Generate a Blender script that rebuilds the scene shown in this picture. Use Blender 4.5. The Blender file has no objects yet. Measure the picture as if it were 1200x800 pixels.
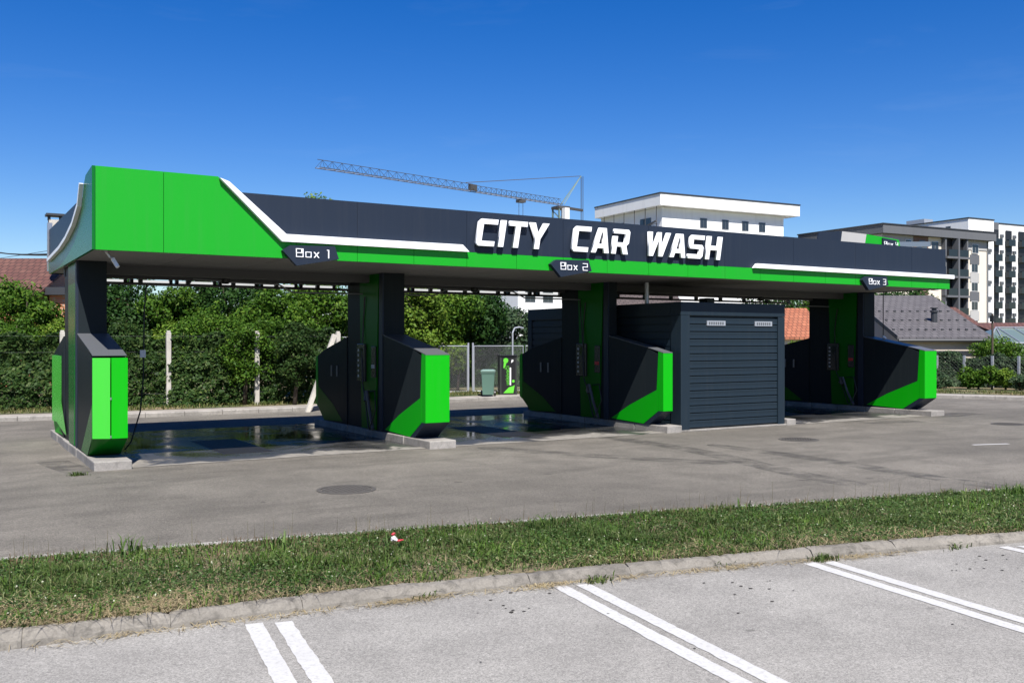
import bpy, bmesh, math, random
import numpy as np
from mathutils import Vector, Matrix
R = math.radians
random.seed(4)
rng = np.random.default_rng(11)
SC = bpy.context.scene
COL = SC.collection

# ------------------------------------------------------------------ camera
TH = R(58.65)                                   # the canopy runs along +x, the camera looks 58.65 degrees left of it
FX, FY = math.cos(TH), math.sin(TH)
FOC = 1115.0                                    # focal length for a 1200 wide picture
CAMH = 2.0
cam = bpy.data.cameras.new('camera'); co = bpy.data.objects.new('camera', cam); COL.objects.link(co)
co.location = (0, 0, CAMH); co.rotation_euler = (R(90), 0, TH - R(90))
cam.sensor_width = 36; cam.lens = 36*FOC/1200; cam.clip_end = 3000; cam.clip_start = .05
SC.camera = co

# ------------------------------------------------------------------ sky, sun, exposure
SUN_DIR = Vector((-.36, -1, 1.46)).normalized()
SUN_EL = math.asin(SUN_DIR.z)
SUN_AZ = math.atan2(SUN_DIR.x, SUN_DIR.y)
world = bpy.data.worlds.new('World'); SC.world = world; world.use_nodes = True
wn = world.node_tree; wn.nodes.clear()
sky = wn.nodes.new('ShaderNodeTexSky'); sky.sky_type = 'NISHITA'; sky.sun_disc = False
sky.sun_elevation = SUN_EL; sky.sun_rotation = SUN_AZ
sky.altitude = 200; sky.air_density = 1.0; sky.dust_density = .3; sky.ozone_density = 4.0
bgn = wn.nodes.new('ShaderNodeBackground'); bgn.inputs[1].default_value = .075
wo = wn.nodes.new('ShaderNodeOutputWorld')
hs = wn.nodes.new('ShaderNodeHueSaturation'); hs.inputs['Saturation'].default_value = 1.42; hs.inputs['Hue'].default_value = .517; hs.inputs['Value'].default_value = .93
wn.links.new(sky.outputs[0], hs.inputs['Color']); 
tcw = wn.nodes.new('ShaderNodeTexCoord'); mpw = wn.nodes.new('ShaderNodeMapping'); mpw.inputs['Scale'].default_value = (1.2, 2.2, 9); mpw.inputs['Rotation'].default_value = (.0, -.22, .6)
nzw = wn.nodes.new('ShaderNodeTexNoise'); nzw.inputs['Scale'].default_value = 2.6; nzw.inputs['Detail'].default_value = 7; nzw.inputs['Roughness'].default_value = .6; nzw.inputs['Distortion'].default_value = .5
rpw = wn.nodes.new('ShaderNodeValToRGB'); rpw.color_ramp.elements[0].position = .56; rpw.color_ramp.elements[0].color = (0,0,0,1); rpw.color_ramp.elements[1].position = .85; rpw.color_ramp.elements[1].color = (.05,.05,.05,1)
mxw = wn.nodes.new('ShaderNodeMix'); mxw.data_type = 'RGBA'; mxw.inputs[7].default_value = (5.2, 6.2, 7.2, 1)      # thin high cirrus
wn.links.new(tcw.outputs['Generated'], mpw.inputs[0]); wn.links.new(mpw.outputs[0], nzw.inputs['Vector']); wn.links.new(nzw.outputs[0], rpw.inputs[0])
wn.links.new(rpw.outputs[0], mxw.inputs[0]); wn.links.new(hs.outputs[0], mxw.inputs[6]); wn.links.new(mxw.outputs[2], bgn.inputs[0]); wn.links.new(bgn.outputs[0], wo.inputs[0])
sl = bpy.data.lights.new('sun', 'SUN'); sl.energy = 5.0; sl.angle = R(.5); sl.color = (1, .96, .90)
so = bpy.data.objects.new('sun', sl); COL.objects.link(so)
so.rotation_euler = SUN_DIR.to_track_quat('Z', 'Y').to_euler()
SC.view_settings.view_transform = 'Standard'; SC.view_settings.look = 'None'
SC.view_settings.gamma = 1; SC.view_settings.exposure = .9
SC.view_settings.use_curve_mapping = False
SC.cycles.max_bounces = 8; SC.cycles.transparent_max_bounces = 16

# ------------------------------------------------------------------ helpers
def W(px, D, z=0.0):
    """point seen in the direction of image column px at depth D"""
    t = (px-600)/FOC
    return Vector((D*FX + D*t*FY, D*FY - D*t*FX, z))
def CL(lat, D, z=0.0):
    return Vector((D*FX + lat*FY, D*FY - lat*FX, z))

def tag(o, label=None, cat=None, group=None, kind=None):
    if label: o['label'] = label
    if cat: o['category'] = cat
    if group: o['group'] = group
    if kind: o['kind'] = kind
    return o
def empty(name, loc, label, cat, group=None, rz=0):
    o = bpy.data.objects.new(name, None); COL.objects.link(o); o.location = loc; o.rotation_euler.z = rz
    o.empty_display_size = .2
    return tag(o, label, cat, group)

class MB:
    """collects shapes in world coordinates and links them as one mesh object"""
    def __init__(s): s.v = []; s.f = []; s.m = []; s.mi = 0
    def add(s, vs, fs):
        b = len(s.v); s.v += [tuple(v) for v in vs]
        for f in fs: s.f.append(tuple(b+i for i in f)); s.m.append(s.mi)
    def hexa(s, p):            # 8 points: bottom ring 0-3, top ring 4-7
        s.add(p, [(3,2,1,0),(4,5,6,7),(0,1,5,4),(1,2,6,5),(2,3,7,6),(3,0,4,7)])
    def box(s, x0, x1, y0, y1, z0, z1):
        s.hexa([(x0,y0,z0),(x1,y0,z0),(x1,y1,z0),(x0,y1,z0),(x0,y0,z1),(x1,y0,z1),(x1,y1,z1),(x0,y1,z1)])
    def obox(s, o, ax, ay, a0, a1, b0, b1, z0, z1):      # box in a turned frame
        P = lambda a, b, z: (o.x+ax.x*a+ay.x*b, o.y+ax.y*a+ay.y*b, z)
        s.hexa([P(a0,b0,z0),P(a1,b0,z0),P(a1,b1,z0),P(a0,b1,z0),P(a0,b0,z1),P(a1,b0,z1),P(a1,b1,z1),P(a0,b1,z1)])
    def prism_x(s, prof, x0, x1):   # profile in (y,z)
        n = len(prof)
        s.add([(x0,y,z) for y,z in prof]+[(x1,y,z) for y,z in prof],
              [tuple(range(n-1,-1,-1)), tuple(range(n,2*n))]+[(i,(i+1)%n,n+(i+1)%n,n+i) for i in range(n)])
    def prism_y(s, prof, y0, y1):   # profile in (x,z)
        n = len(prof)
        s.add([(x,y0,z) for x,z in prof]+[(x,y1,z) for x,z in prof],
              [tuple(range(n)), tuple(range(2*n-1,n-1,-1))]+[((i+1)%n,i,n+i,n+(i+1)%n) for i in range(n)])
    def prism_z(s, prof, z0, z1):
        n = len(prof)
        s.add([(p[0],p[1],z0) for p in prof]+[(p[0],p[1],z1) for p in prof],
              [tuple(range(n-1,-1,-1)), tuple(range(n,2*n))]+[(i,(i+1)%n,n+(i+1)%n,n+i) for i in range(n)])
    def sheet(s, pts, z): s.add([(p[0],p[1],z) for p in pts], [tuple(range(len(pts)))])
    def tube(s, pts, r, n=6, r1=None):
        pts = [Vector(p) for p in pts]; k = len(pts); b = len(s.v); prev = None
        for i, p in enumerate(pts):
            d = (pts[min(i+1,k-1)]-pts[max(i-1,0)]).normalized()
            if prev is None: u = d.orthogonal().normalized()
            else:
                u = prev - d*prev.dot(d)
                u = u.normalized() if u.length > 1e-5 else d.orthogonal().normalized()
            prev = u; w = d.cross(u)
            rr = r if r1 is None else r+(r1-r)*i/max(1,k-1)
            for j in range(n):
                a = 2*math.pi*j/n; s.v.append(tuple(p+(u*math.cos(a)+w*math.sin(a))*rr))
        for i in range(k-1):
            for j in range(n):
                s.f.append((b+i*n+j, b+i*n+(j+1)%n, b+(i+1)*n+(j+1)%n, b+(i+1)*n+j)); s.m.append(s.mi)
        s.f.append(tuple(b+j for j in range(n-1,-1,-1))); s.m.append(s.mi)
        s.f.append(tuple(b+(k-1)*n+j for j in range(n))); s.m.append(s.mi)
    def lathe(s, c, prof, n=20):    # prof: (radius, z)
        b = len(s.v)
        for r, z in prof:
            for j in range(n):
                a = 2*math.pi*j/n; s.v.append((c[0]+r*math.cos(a), c[1]+r*math.sin(a), c[2]+z))
        for i in range(len(prof)-1):
            for j in range(n):
                s.f.append((b+i*n+j, b+i*n+(j+1)%n, b+(i+1)*n+(j+1)%n, b+(i+1)*n+j)); s.m.append(s.mi)
        s.f.append(tuple(b+j for j in range(n-1,-1,-1))); s.m.append(s.mi)
        k = len(prof)-1; s.f.append(tuple(b+k*n+j for j in range(n))); s.m.append(s.mi)
    def build(s, name, mat, parent=None, bevel=0, smooth=False):
        me = bpy.data.meshes.new(name)
        base = tree_base(parent)
        vs = [(v[0]-base.x, v[1]-base.y, v[2]-base.z) for v in s.v]
        me.from_pydata(vs, [], s.f)
        for m in (mat if isinstance(mat, (list, tuple)) else [mat]): me.materials.append(m)
        if isinstance(mat, (list, tuple)): me.polygons.foreach_set('material_index', s.m)
        bm = bmesh.new(); bm.from_mesh(me); bmesh.ops.recalc_face_normals(bm, faces=bm.faces); bm.to_mesh(me); bm.free()
        if smooth: me.polygons.foreach_set('use_smooth', [True]*len(me.polygons))
        o = bpy.data.objects.new(name, me); COL.objects.link(o)
        if parent: o.parent = parent
        if bevel:
            md = o.modifiers.new('bevel', 'BEVEL'); md.width = bevel; md.segments = 2; md.limit_method = 'ANGLE'; md.angle_limit = R(35)
        return o
def tree_base(o):
    b = Vector((0,0,0))
    while o is not None: b = b + o.location; o = o.parent
    return b
def copy_tree(o, delta, parent=None):
    c = o.copy(); COL.objects.link(c); c.parent = parent
    if parent is None: c.location = o.location + Vector(delta)
    for ch in list(o.children): copy_tree(ch, delta, c)
    return c

# ------------------------------------------------------------------ materials
def mat(name, col, rough=.6, metal=0, spec=.5, coat=0):
    m = bpy.data.materials.new(name); m.use_nodes = True
    b = m.node_tree.nodes['Principled BSDF']
    b.inputs['Base Color'].default_value = (*col, 1); b.inputs['Roughness'].default_value = rough
    b.inputs['Metallic'].default_value = metal; b.inputs['Specular IOR Level'].default_value = spec
    b.inputs['Coat Weight'].default_value = coat
    return m
class NT:
    def __init__(s, m): s.t = m.node_tree; s.b = s.t.nodes['Principled BSDF']
    def n(s, k, **kw):
        x = s.t.nodes.new(k)
        for a, v in kw.items(): setattr(x, a, v)
        return x
    def l(s, a, b): s.t.links.new(a, b)
    def coord(s, scale=(1,1,1), rot=0):
        tc = s.n('ShaderNodeNewGeometry'); mp = s.n('ShaderNodeMapping')
        mp.inputs['Scale'].default_value = scale; mp.inputs['Rotation'].default_value = (0,0,rot)
        s.l(tc.outputs['Position'], mp.inputs[0]); return mp.outputs[0]
    def noise(s, co, scale, detail=4, rough=.55, dist=0):
        x = s.n('ShaderNodeTexNoise'); x.inputs['Scale'].default_value = scale; x.inputs['Detail'].default_value = detail
        x.inputs['Roughness'].default_value = rough; x.inputs['Distortion'].default_value = dist
        s.l(co, x.inputs['Vector']); return x.outputs[0]
    def ramp(s, fac, stops):
        x = s.n('ShaderNodeValToRGB'); e = x.color_ramp.elements
        while len(e) < len(stops): e.new(.5)
        for i, (p, c) in enumerate(stops):
            e[i].position = p; e[i].color = (c, c, c, 1) if not isinstance(c, tuple) else (*c, 1)
        s.l(fac, x.inputs[0]); return x.outputs[0]
    def mix(s, fac, a, b, mode='MIX'):
        x = s.n('ShaderNodeMix', data_type='RGBA', blend_type=mode)
        for i, v in ((0, fac), (6, a), (7, b)):
            if isinstance(v, (int, float)): x.inputs[i].default_value = v
            elif isinstance(v, tuple): x.inputs[i].default_value = (*v, 1)
            else: s.l(v, x.inputs[i])
        return x.outputs[2]
    def bump(s, h, strength, dist):
        x = s.n('ShaderNodeBump'); x.inputs['Strength'].default_value = strength; x.inputs['Distance'].default_value = dist
        s.l(h, x.inputs['Height']); s.l(x.outputs[0], s.b.inputs['Normal'])
    def col(s, c): s.l(c, s.b.inputs['Base Color'])

def panel_mat(name, col, rough=.3, var=.06, spec=.5):
    m = mat(name, col, rough, spec=spec); t = NT(m)
    c = t.coord(); n = t.noise(c, .9, 3); k = t.noise(c, 45, 5)
    a = t.mix(n, tuple(x*(1-var) for x in col), tuple(min(1, x*(1+var)) for x in col))
    c2 = t.coord((14, 14, .7)); st = t.noise(c2, 1, 4)          # dust streaks
    a = t.mix(t.ramp(st, [(.5, 0.), (.9, .06)]), a, (.12, .12, .11))
    t.col(a)
    r = t.n('ShaderNodeMapRange'); r.inputs[3].default_value = rough*.8; r.inputs[4].default_value = rough*1.35
    t.l(k, r.inputs[0]); t.l(r.outputs[0], t.b.inputs['Roughness'])
    return m
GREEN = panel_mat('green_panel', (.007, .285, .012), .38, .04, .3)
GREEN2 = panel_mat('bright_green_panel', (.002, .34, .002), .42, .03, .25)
GREEN_SHADE = panel_mat('shaded_green_panel', (.002, .11, .003), .35, .05, .1)  # darker copy of the panel green, with shade put into the colour
DARK = panel_mat('anthracite_panel', (.014, .021, .036), .45, .05, .25)
NAVY = panel_mat('navy_panel', (.0150, .0200, .0230), .38, .08, .05)
SHEDM = panel_mat('shed_cladding', (.010, .019, .028), .45, .08, .3)
WHITE = panel_mat('white_sign', (.80, .81, .82), .4, .02)
SOFFIT = panel_mat('soffit_panel', (.20, .195, .185), .6, .06, .3)
ALU = mat('aluminium', (.45, .45, .46), .35, .9)
STEEL = mat('grey_steel', (.16, .165, .17), .45, .6)
BEAM = mat('beam_dark', (.06,.06,.062), .6)
GALV = mat('galvanised_steel', (.42, .44, .47), .45, .5)
MESHW = mat('wire_dull', (.10,.11,.10), .7); MESHW2 = mat('wire_grey', (.26,.27,.28), .6)
BLACK = mat('black_plastic', (.012, .012, .013), .4)
RUBBER = mat('hose_rubber', (.012, .012, .012), .5)

def asphalt(name, c0, c1, speck, stain, warm=1.0):
    m = mat(name, c0, .9, spec=.3); t = NT(m); c = t.coord()
    big = t.noise(c, .16, 5, .6); mid = t.noise(c, 1.1, 6, .65, .4)
    a = t.mix(t.ramp(big, [(.32, 0.), (.68, 1.)]), c0, c1)
    a = t.mix(t.ramp(mid, [(.38, .0), (.70, .6)]), a, tuple(x*.68 for x in c0))
    cs = t.coord((.25, 1.6, 1), R(-6))                   # long wheel marks in the driving direction
    ln = t.noise(cs, .9, 5, .6, .6)
    a = t.mix(t.ramp(ln, [(.50, 0.), (.75, stain)]), a, tuple(x*.45 for x in c0))
    f = t.n('ShaderNodeTexVoronoi'); f.inputs['Scale'].default_value = 130; t.l(c, f.inputs['Vector'])
    g = t.n('ShaderNodeSeparateColor'); t.l(f.outputs['Color'], g.inputs[0])
    a = t.mix(speck, a, t.mix(g.outputs[0], (.25,.25,.25), (1.75,1.75,1.75)), 'MULTIPLY')
    f2 = t.noise(c, 26, 6, .7)
    a = t.mix(.35, a, t.ramp(f2, [(.3, .55), (.7, 1.45)]), 'MULTIPLY')
    sp = t.noise(c, 3.2, 2, .4); a = t.mix(t.ramp(sp, [(.73, 0.), (.77, .6)]), a, tuple(x*.35 for x in c0))   # oil drips
    t.col(a); t.bump(g.outputs[0], .5, .006)
    return m
ROAD = asphalt('worn_asphalt', (.108, .098, .083), (.178, .162, .137), .6, .5)
LOT = asphalt('light_asphalt', (.225, .214, .196), (.272, .261, .238), .42, .22)

def concrete(name, c0, rough=.85, stain=.5):
    m = mat(name, c0, rough, spec=.35); t = NT(m); c = t.coord()
    a = t.mix(t.ramp(t.noise(c, 1.5, 6, .65), [(.35, 0.), (.7, 1.)]), c0, tuple(x*.62 for x in c0))
    a = t.mix(t.ramp(t.noise(c, 7, 5, .7, .5), [(.5, 0.), (.72, stain)]), a, tuple(x*.3 for x in c0))
    a = t.mix(.5, a, t.ramp(t.noise(c, 60, 4, .7), [(.3, .6), (.7, 1.35)]), 'MULTIPLY')
    t.col(a); t.bump(t.noise(c, 40, 5, .7), .4, .01)
    return m
CONC = concrete('old_concrete', (.30, .28, .255))
POSTC = concrete('post_concrete', (.50, .47, .42), .85, .3)
KERBM = concrete('kerb_concrete', (.205, .188, .162), .9, .9)
WALK = concrete('path_concrete', (.33, .30, .26), .9, .2)

def wet_floor():
    m = mat('wet_concrete', (.2,.2,.2), .6); t = NT(m); c = t.coord()
    sep = t.n('ShaderNodeSeparateXYZ'); t.l(c, sep.inputs[0])
    w = t.noise(c, .75, 5, .6, .8)
    # wetness grows away from the dry front lip of the slab (water runs to the drain in the middle)
    mr = t.n('ShaderNodeMapRange'); mr.inputs[1].default_value = 15.9; mr.inputs[2].default_value = 17.3
    mr.inputs[3].default_value = -.10; mr.inputs[4].default_value = .30; t.l(sep.outputs[1], mr.inputs[0])
    ad = t.n('ShaderNodeMath', operation='ADD'); t.l(w, ad.inputs[0]); t.l(mr.outputs[0], ad.inputs[1])
    wet = t.ramp(ad.outputs[0], [(.52, 0.), (.60, 1.)])
    pud = t.ramp(ad.outputs[0], [(.66, 0.), (.90, 1.)])
    dry = t.mix(t.ramp(t.noise(c, 5, 6, .7), [(.35, 0.), (.7, 1.)]), (.24,.222,.195), (.13,.120,.105))
    a = t.mix(wet, dry, (.045,.044,.042)); a = t.mix(pud, a, (.018,.019,.02)); t.col(a)
    r = t.mix(wet, (.8,.8,.8), (.38,.38,.38)); r = t.mix(pud, r, (.07,.07,.07)); t.l(r, t.b.inputs['Roughness'])
    return m
WETF = wet_floor()

def paint_white():
    m = mat('road_paint', (.72,.72,.70), .7); t = NT(m); c = t.coord()
    n = t.noise(c, 30, 6, .75)
    a = t.mix(t.ramp(n, [(.50, 0.), (.70, .75)]), (.44,.435,.42), (.25,.24,.225))
    n2 = t.noise(c, 2.5, 4); a = t.mix(t.ramp(n2, [(.4, 0.), (.75, .45)]), a, (.36,.35,.34)); t.col(a)
    return m
PAINT = paint_white()

def leaf_mat(name, c0, c1, c2=None, trans=.35, rough=.5):
    m = mat(name, c0, rough, spec=.12); t = NT(m)
    g = t.n('ShaderNodeNewGeometry'); stops = [(0., c0), (.75, c1), (1., c2 or c1)]
    a = t.ramp(g.outputs['Random Per Island'], stops)
    c = t.coord(); n = t.noise(c, .55, 3)
    a = t.mix(t.ramp(n, [(.35, 0.), (.65, .5)]), a, tuple(x*.55 for x in c0)); t.col(a)
    tr = t.n('ShaderNodeBsdfTranslucent'); t.l(a, tr.inputs[0])
    mx = t.n('ShaderNodeMixShader'); mx.inputs[0].default_value = trans
    out = t.t.nodes['Material Output']
    t.l(t.b.outputs[0], mx.inputs[1]); t.l(tr.outputs[0], mx.inputs[2]); t.l(mx.outputs[0], out.inputs[0])
    return m
LEAF_DARK = leaf_mat('dark_leaf', (.018, .052, .012), (.040, .095, .018))
LEAF_MID = leaf_mat('mid_leaf', (.036, .095, .010), (.085, .17, .018), (.15, .23, .03))
LEAF_PALE = leaf_mat('pale_leaf', (.075, .15, .018), (.15, .24, .025), (.24, .30, .05))
LEAF_IVY = leaf_mat('hedge_leaf', (.022, .054, .014), (.052, .098, .023), (.115, .155, .045))
LEAF_BLUE = leaf_mat('cool_leaf', (.040, .075, .040), (.075, .12, .055), (.12, .15, .08))
GRASS = leaf_mat('grass_blade', (.042, .078, .016), (.092, .135, .034), (.24, .25, .12), .3)
GRASS_D = leaf_mat('clover_leaf', (.026, .064, .014), (.070, .130, .030), (.22, .27, .13), .3)
STRAW = leaf_mat('dry_straw', (.30, .235, .13), (.46, .385, .23), (.17, .115, .06), .2, .7)
BARK = concrete('bark', (.075, .058, .042), .9)
def soil():
    m = mat('soil', (.1,.08,.05), .95); t = NT(m); c = t.coord()
    a = t.mix(t.ramp(t.noise(c, 38, 7, .75), [(.35,0.),(.65,1.)]), (.035,.030,.016), (.26,.20,.11)); a = t.mix(t.ramp(t.noise(c, 5, 5), [(.45,0.),(.6,.7)]), a, (.045,.05,.018)); t.col(a)
    return m
SOIL = soil()
def verge():
    m = mat('verge_ground', (.1,.1,.05), .95); t = NT(m); c = t.coord()
    a = t.mix(t.ramp(t.noise(c, .8, 5), [(.4,0.),(.6,1.)]), (.045,.065,.018), (.17,.13,.07)); a = t.mix(.6, a, t.ramp(t.noise(c, 14, 6, .75), [(.3,.4),(.7,1.7)]), 'MULTIPLY'); t.col(a)
    return m
VERGE = verge()
def tile_mat(name, c0, c1, sx, sy, ang=0):
    m = mat(name, c0, .8); t = NT(m); c = t.coord((1,1,1), ang)
    b = t.n('ShaderNodeTexBrick'); t.l(c, b.inputs['Vector']); b.inputs['Scale'].default_value = 1
    b.inputs['Brick Width'].default_value = sx; b.inputs['Row Height'].default_value = sy; b.inputs['Mortar Size'].default_value = .025
    b.inputs['Color1'].default_value = (*c0,1); b.inputs['Color2'].default_value = (*c1,1); b.inputs['Mortar'].default_value = (*[x*.3 for x in c0],1)
    a = t.mix(t.ramp(t.noise(c, 2.2, 5, .7), [(.4,0.),(.7,.6)]), b.outputs[0], tuple(x*.5 for x in c0)); t.col(a); t.bump(b.outputs['Fac'], -.6, .03)
    return m
TILE_RED = tile_mat('old_red_tile', (.095,.036,.027), (.13,.058,.042), .30, .38, -TH+R(90))
TILE_ORANGE = tile_mat('orange_tile', (.30,.095,.045), (.36,.13,.065), .25, .35, -TH+R(90))
TILE_GREY = tile_mat('grey_metal_tile', (.085,.078,.082), (.105,.097,.10), .35, .38, -TH+R(90))
TILE_BROWN = tile_mat('brown_tile', (.075,.056,.050), (.10,.076,.066), .3, .38, -TH+R(90))
def brick():
    m = mat('red_brick', (.4,.15,.08), .85); t = NT(m)
    tc = t.n('ShaderNodeTexCoord'); sp = t.n('ShaderNodeSeparateXYZ'); t.l(tc.outputs['Object'], sp.inputs[0])
    ad = t.n('ShaderNodeMath', operation='ADD'); t.l(sp.outputs[0], ad.inputs[0]); t.l(sp.outputs[1], ad.inputs[1])
    cb = t.n('ShaderNodeCombineXYZ'); t.l(ad.outputs[0], cb.inputs[0]); t.l(sp.outputs[2], cb.inputs[1])
    b = t.n('ShaderNodeTexBrick'); t.l(cb.outputs[0], b.inputs['Vector']); b.inputs['Scale'].default_value = 1
    b.inputs['Brick Width'].default_value = .28; b.inputs['Row Height'].default_value = .10; b.inputs['Mortar Size'].default_value = .012
    b.inputs['Color1'].default_value = (.42,.15,.07,1); b.inputs['Color2'].default_value = (.52,.22,.11,1); b.inputs['Mortar'].default_value = (.35,.28,.22,1)
    t.col(b.outputs[0]); return m
BRICK = brick()
def stucco(name, c0, v=.05, streak=.25):
    m = mat(name, c0, .9); t = NT(m); c = t.coord()
    a = t.mix(t.noise(c, .6, 5), tuple(x*(1-v) for x in c0), tuple(min(1,x*(1+v)) for x in c0))
    s = t.noise(t.coord((1.5,1.5,.12)), 1, 5, .6); a = t.mix(t.ramp(s, [(.52,0.),(.8,streak)]), a, tuple(x*.55 for x in c0)); t.col(a)
    return m
PLASTER_W = stucco('white_render', (.74,.74,.73), .03)
PLASTER_G = stucco('grey_render', (.36,.355,.345), .05)
PLASTER_C = stucco('cream_render', (.62,.56,.47), .04)
PLASTER_D = stucco('dark_grey_render', (.095,.10,.11), .05)
PLASTER_B = stucco('brown_cladding', (.16,.10,.08), .1)
HOUSEW = stucco('house_render', (.45,.39,.33), .04)
GLASS = mat('window_glass', (.02,.025,.032), .06, spec=.8)
GLASSB = mat('balcony_glass', (.014,.02,.024), .12, spec=.4)
FRAMEW = mat('window_frame_white', (.7,.7,.7), .5)
ROOFD = mat('dark_roof_sheet', (.03,.032,.036), .5)
BIN = panel_mat('bin_green', (.085, .16, .125), .45, .1)
BIND = mat('bin_lid', (.17, .26, .22), .4)
CRANE = mat('crane_paint', (.055,.052,.050), .55)
CRANE_G = mat('crane_green', (.12,.17,.15), .5)
TUBEM = mat('lit_tube', (.9,.9,.9), .4); TUBEM.node_tree.nodes['Principled BSDF'].inputs['Emission Color'].default_value = (1,1,1,1); TUBEM.node_tree.nodes['Principled BSDF'].inputs['Emission Strength'].default_value = .38

# ------------------------------------------------------------------ the setting: ground, road, parking
def ground_sheet(name, pts, z, m):
    b = MB(); b.sheet(pts, z); return tag(b.build(name, m), kind='structure')
ground_sheet('ground', [(-700,-700),(900,-700),(900,900),(-700,900)], -.03, VERGE)
far_edge = [(-40,31.5),(-20,29.3),(1.4,26.9),(5,26.4),(9.6,26.5),(13,27.3),(15.2,27.9),(20.5,28.2),(24,26.8),(28,23.8),(30.6,20.6),(32.2,17.5),(33.8,13),(35.2,7),(36.5,-5)]
back_kerb = [(-16,12.6),(-6,11.0),(.53,9.85),(3.62,9.33),(7.58,8.55),(12.8,7.35),(18,5.9),(26,3.2)]     # road side of the grass strip
front_kerb = [(-16,9.5),(-6,8.0),(.37,6.97),(2.62,6.80),(5.54,6.32),(9.22,5.46),(14,4.2),(22,1.5)]         # parking side
ground_sheet('road', [(-40,16.5)]+back_kerb+[(36.5,-5)]+far_edge[::-1][1:], 0, ROAD)
ground_sheet('parking_lot', [(-16,-8)]+front_kerb[0:]+[(22,-14)][:1]+[(2,-14)], .002, LOT)
ground_sheet('wash_floor', [(2.45,15.98),(8,16.02),(14,16.0),(23.3,16.0),(23.3,22.3),(2.45,22.3)], .006, WETF)

def offset_line(pts, d):
    out = []
    for i, p in enumerate(pts):
        a = Vector(pts[max(0,i-1)]); b = Vector(pts[min(len(pts)-1,i+1)]); t = (b-a).normalized()
        out.append((p[0]-t.y*d, p[1]+t.x*d))
    return out
def subdiv(pts, step):
    P = np.array([p[:2] for p in pts]); L = np.concatenate([[0],np.cumsum(np.linalg.norm(np.diff(P,axis=0),axis=1))])
    n = max(1, int(round(L[-1]/step))); q = np.linspace(0, L[-1], n+1)
    return [(float(x), float(y)) for x, y in zip(np.interp(q,L,P[:,0]), np.interp(q,L,P[:,1]))]
def smooth_line(pts, k=2):
    for _ in range(k):
        q = [pts[0]]
        for a, b in zip(pts, pts[1:]):
            a = Vector(a); b = Vector(b); q += [tuple(a.lerp(b,.25)), tuple(a.lerp(b,.75))]
        q.append(pts[-1]); pts = q
    return pts
def kerb_line(name, pts, prof, m, stone=1.0, gap=.012, jit=.006, worn=0):
    """a run of kerb stones along a line; prof: (offset to the left of the line, height)"""
    b = MB(); pts = subdiv(smooth_line(pts), stone)
    for i in range(len(pts)-1):
        a = Vector(pts[i]); c = Vector(pts[i+1]); t = (c-a); L = t.length
        if L < .15: continue
        t /= L; nrm = Vector((-t.y, t.x)); jz = random.uniform(-jit, jit); jo = random.uniform(-jit, jit)
        vs = []
        ns = max(1, int(L/.06)) if worn else 1; n = len(prof)
        for k_ in range(ns+1):
            s_ = gap*.5+(L-gap)*k_/ns; e_ = 1 if k_ in (0, ns) else 0
            for o_, z_ in prof:
                w_ = worn*(1 if z_ > .02 else .3); p = a+t*s_+nrm*(o_+jo+random.gauss(0,w_))
                vs.append((p.x, p.y, z_+((jz+random.gauss(0,w_)-e_*abs(random.gauss(0,worn*2.2))) if z_ > .02 else 0)))
        b.add(vs, [tuple(range(n)), tuple(range((ns+1)*n-1,ns*n-1,-1))]+[(q*n+k,q*n+(k+1)%n,(q+1)*n+(k+1)%n,(q+1)*n+k) for q in range(ns) for k in range(n)])
    o = b.build(name, m, bevel=0 if worn else .004); return tag(o, kind='structure')
kerb_line('front_kerb', front_kerb, [(0,-.05),(.02,.035),(.06,.075),(.09,.088),(.145,.092),(.145,-.05)], KERBM, .92, .003, .008, worn=.0032)
kerb_line('back_kerb', back_kerb, [(0,-.05),(-.006,.028),(-.02,.036),(-.13,.036),(-.13,-.05)], CONC, .95)
kerb_line('far_kerb', far_edge, [(0,-.05),(0,.10),(.03,.12),(.15,.12),(.15,-.05)], CONC, 1.0)
# footpath and verge beyond the far kerb
fe = smooth_line(far_edge)
def strip_sheet(name, a, b, z, m):
    mb = MB(); n = len(a); mb.add([(p[0],p[1],z) for p in a]+[(p[0],p[1],z) for p in b], [(i,i+1,n+i+1,n+i) for i in range(n-1)])
    return tag(mb.build(name, m), kind='structure')
strip_sheet('footpath', offset_line(fe,.15), offset_line(fe,.95), .115, WALK)
strip_sheet('verge', offset_line(fe,.95), offset_line(fe,9), .125, VERGE)
# planted strip between road and parking
inner_f = subdiv(smooth_line(offset_line(front_kerb,.145)), 1); inner_b = subdiv(smooth_line(offset_line(back_kerb,-.14)), 1)
mb = MB(); mb.add([(p[0],p[1],.082) for p in inner_f]+[(p[0],p[1],.030) for p in inner_b[::-1]], [tuple(range(len(inner_f)+len(inner_b)))])
tag(mb.build('soil_bed', SOIL), kind='structure')
# painted bay markings: pairs of white lines
marks = MB()
dl = Vector((.150, 1.078)).normalized(); nl = Vector((dl.y, -dl.x))
for (sx, sy) in ((-.42,7.05),(2.045,6.72),(4.48,6.47),(6.85,5.95),(9.0,5.44),(11.2,4.8)):
    for off in (-.10, .10):
        s = Vector((sx, sy)) + nl*off - dl*(.03 if off < 0 else .07)
        q = [s+nl*.0625, s-nl*.0625, s-nl*.0625-dl*9, s+nl*.0625-dl*9]
        n_ = 150; la = []; lb = []
        for k_ in range(n_+1):
            c_ = s-dl*9*k_/n_; ja, jb = random.gauss(0,.0028), random.gauss(0,.0028)
            la.append(c_+nl*(.0615+ja)+dl*(0 if k_ else random.gauss(0,.01))); lb.append(c_-nl*(.0615+jb))
        marks.add([(p.x,p.y,.006) for p in la+lb], [(i_,i_+1,n_+2+i_,n_+1+i_) for i_ in range(n_)])
tag(marks.build('parking_markings', PAINT), kind='structure')
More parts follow.
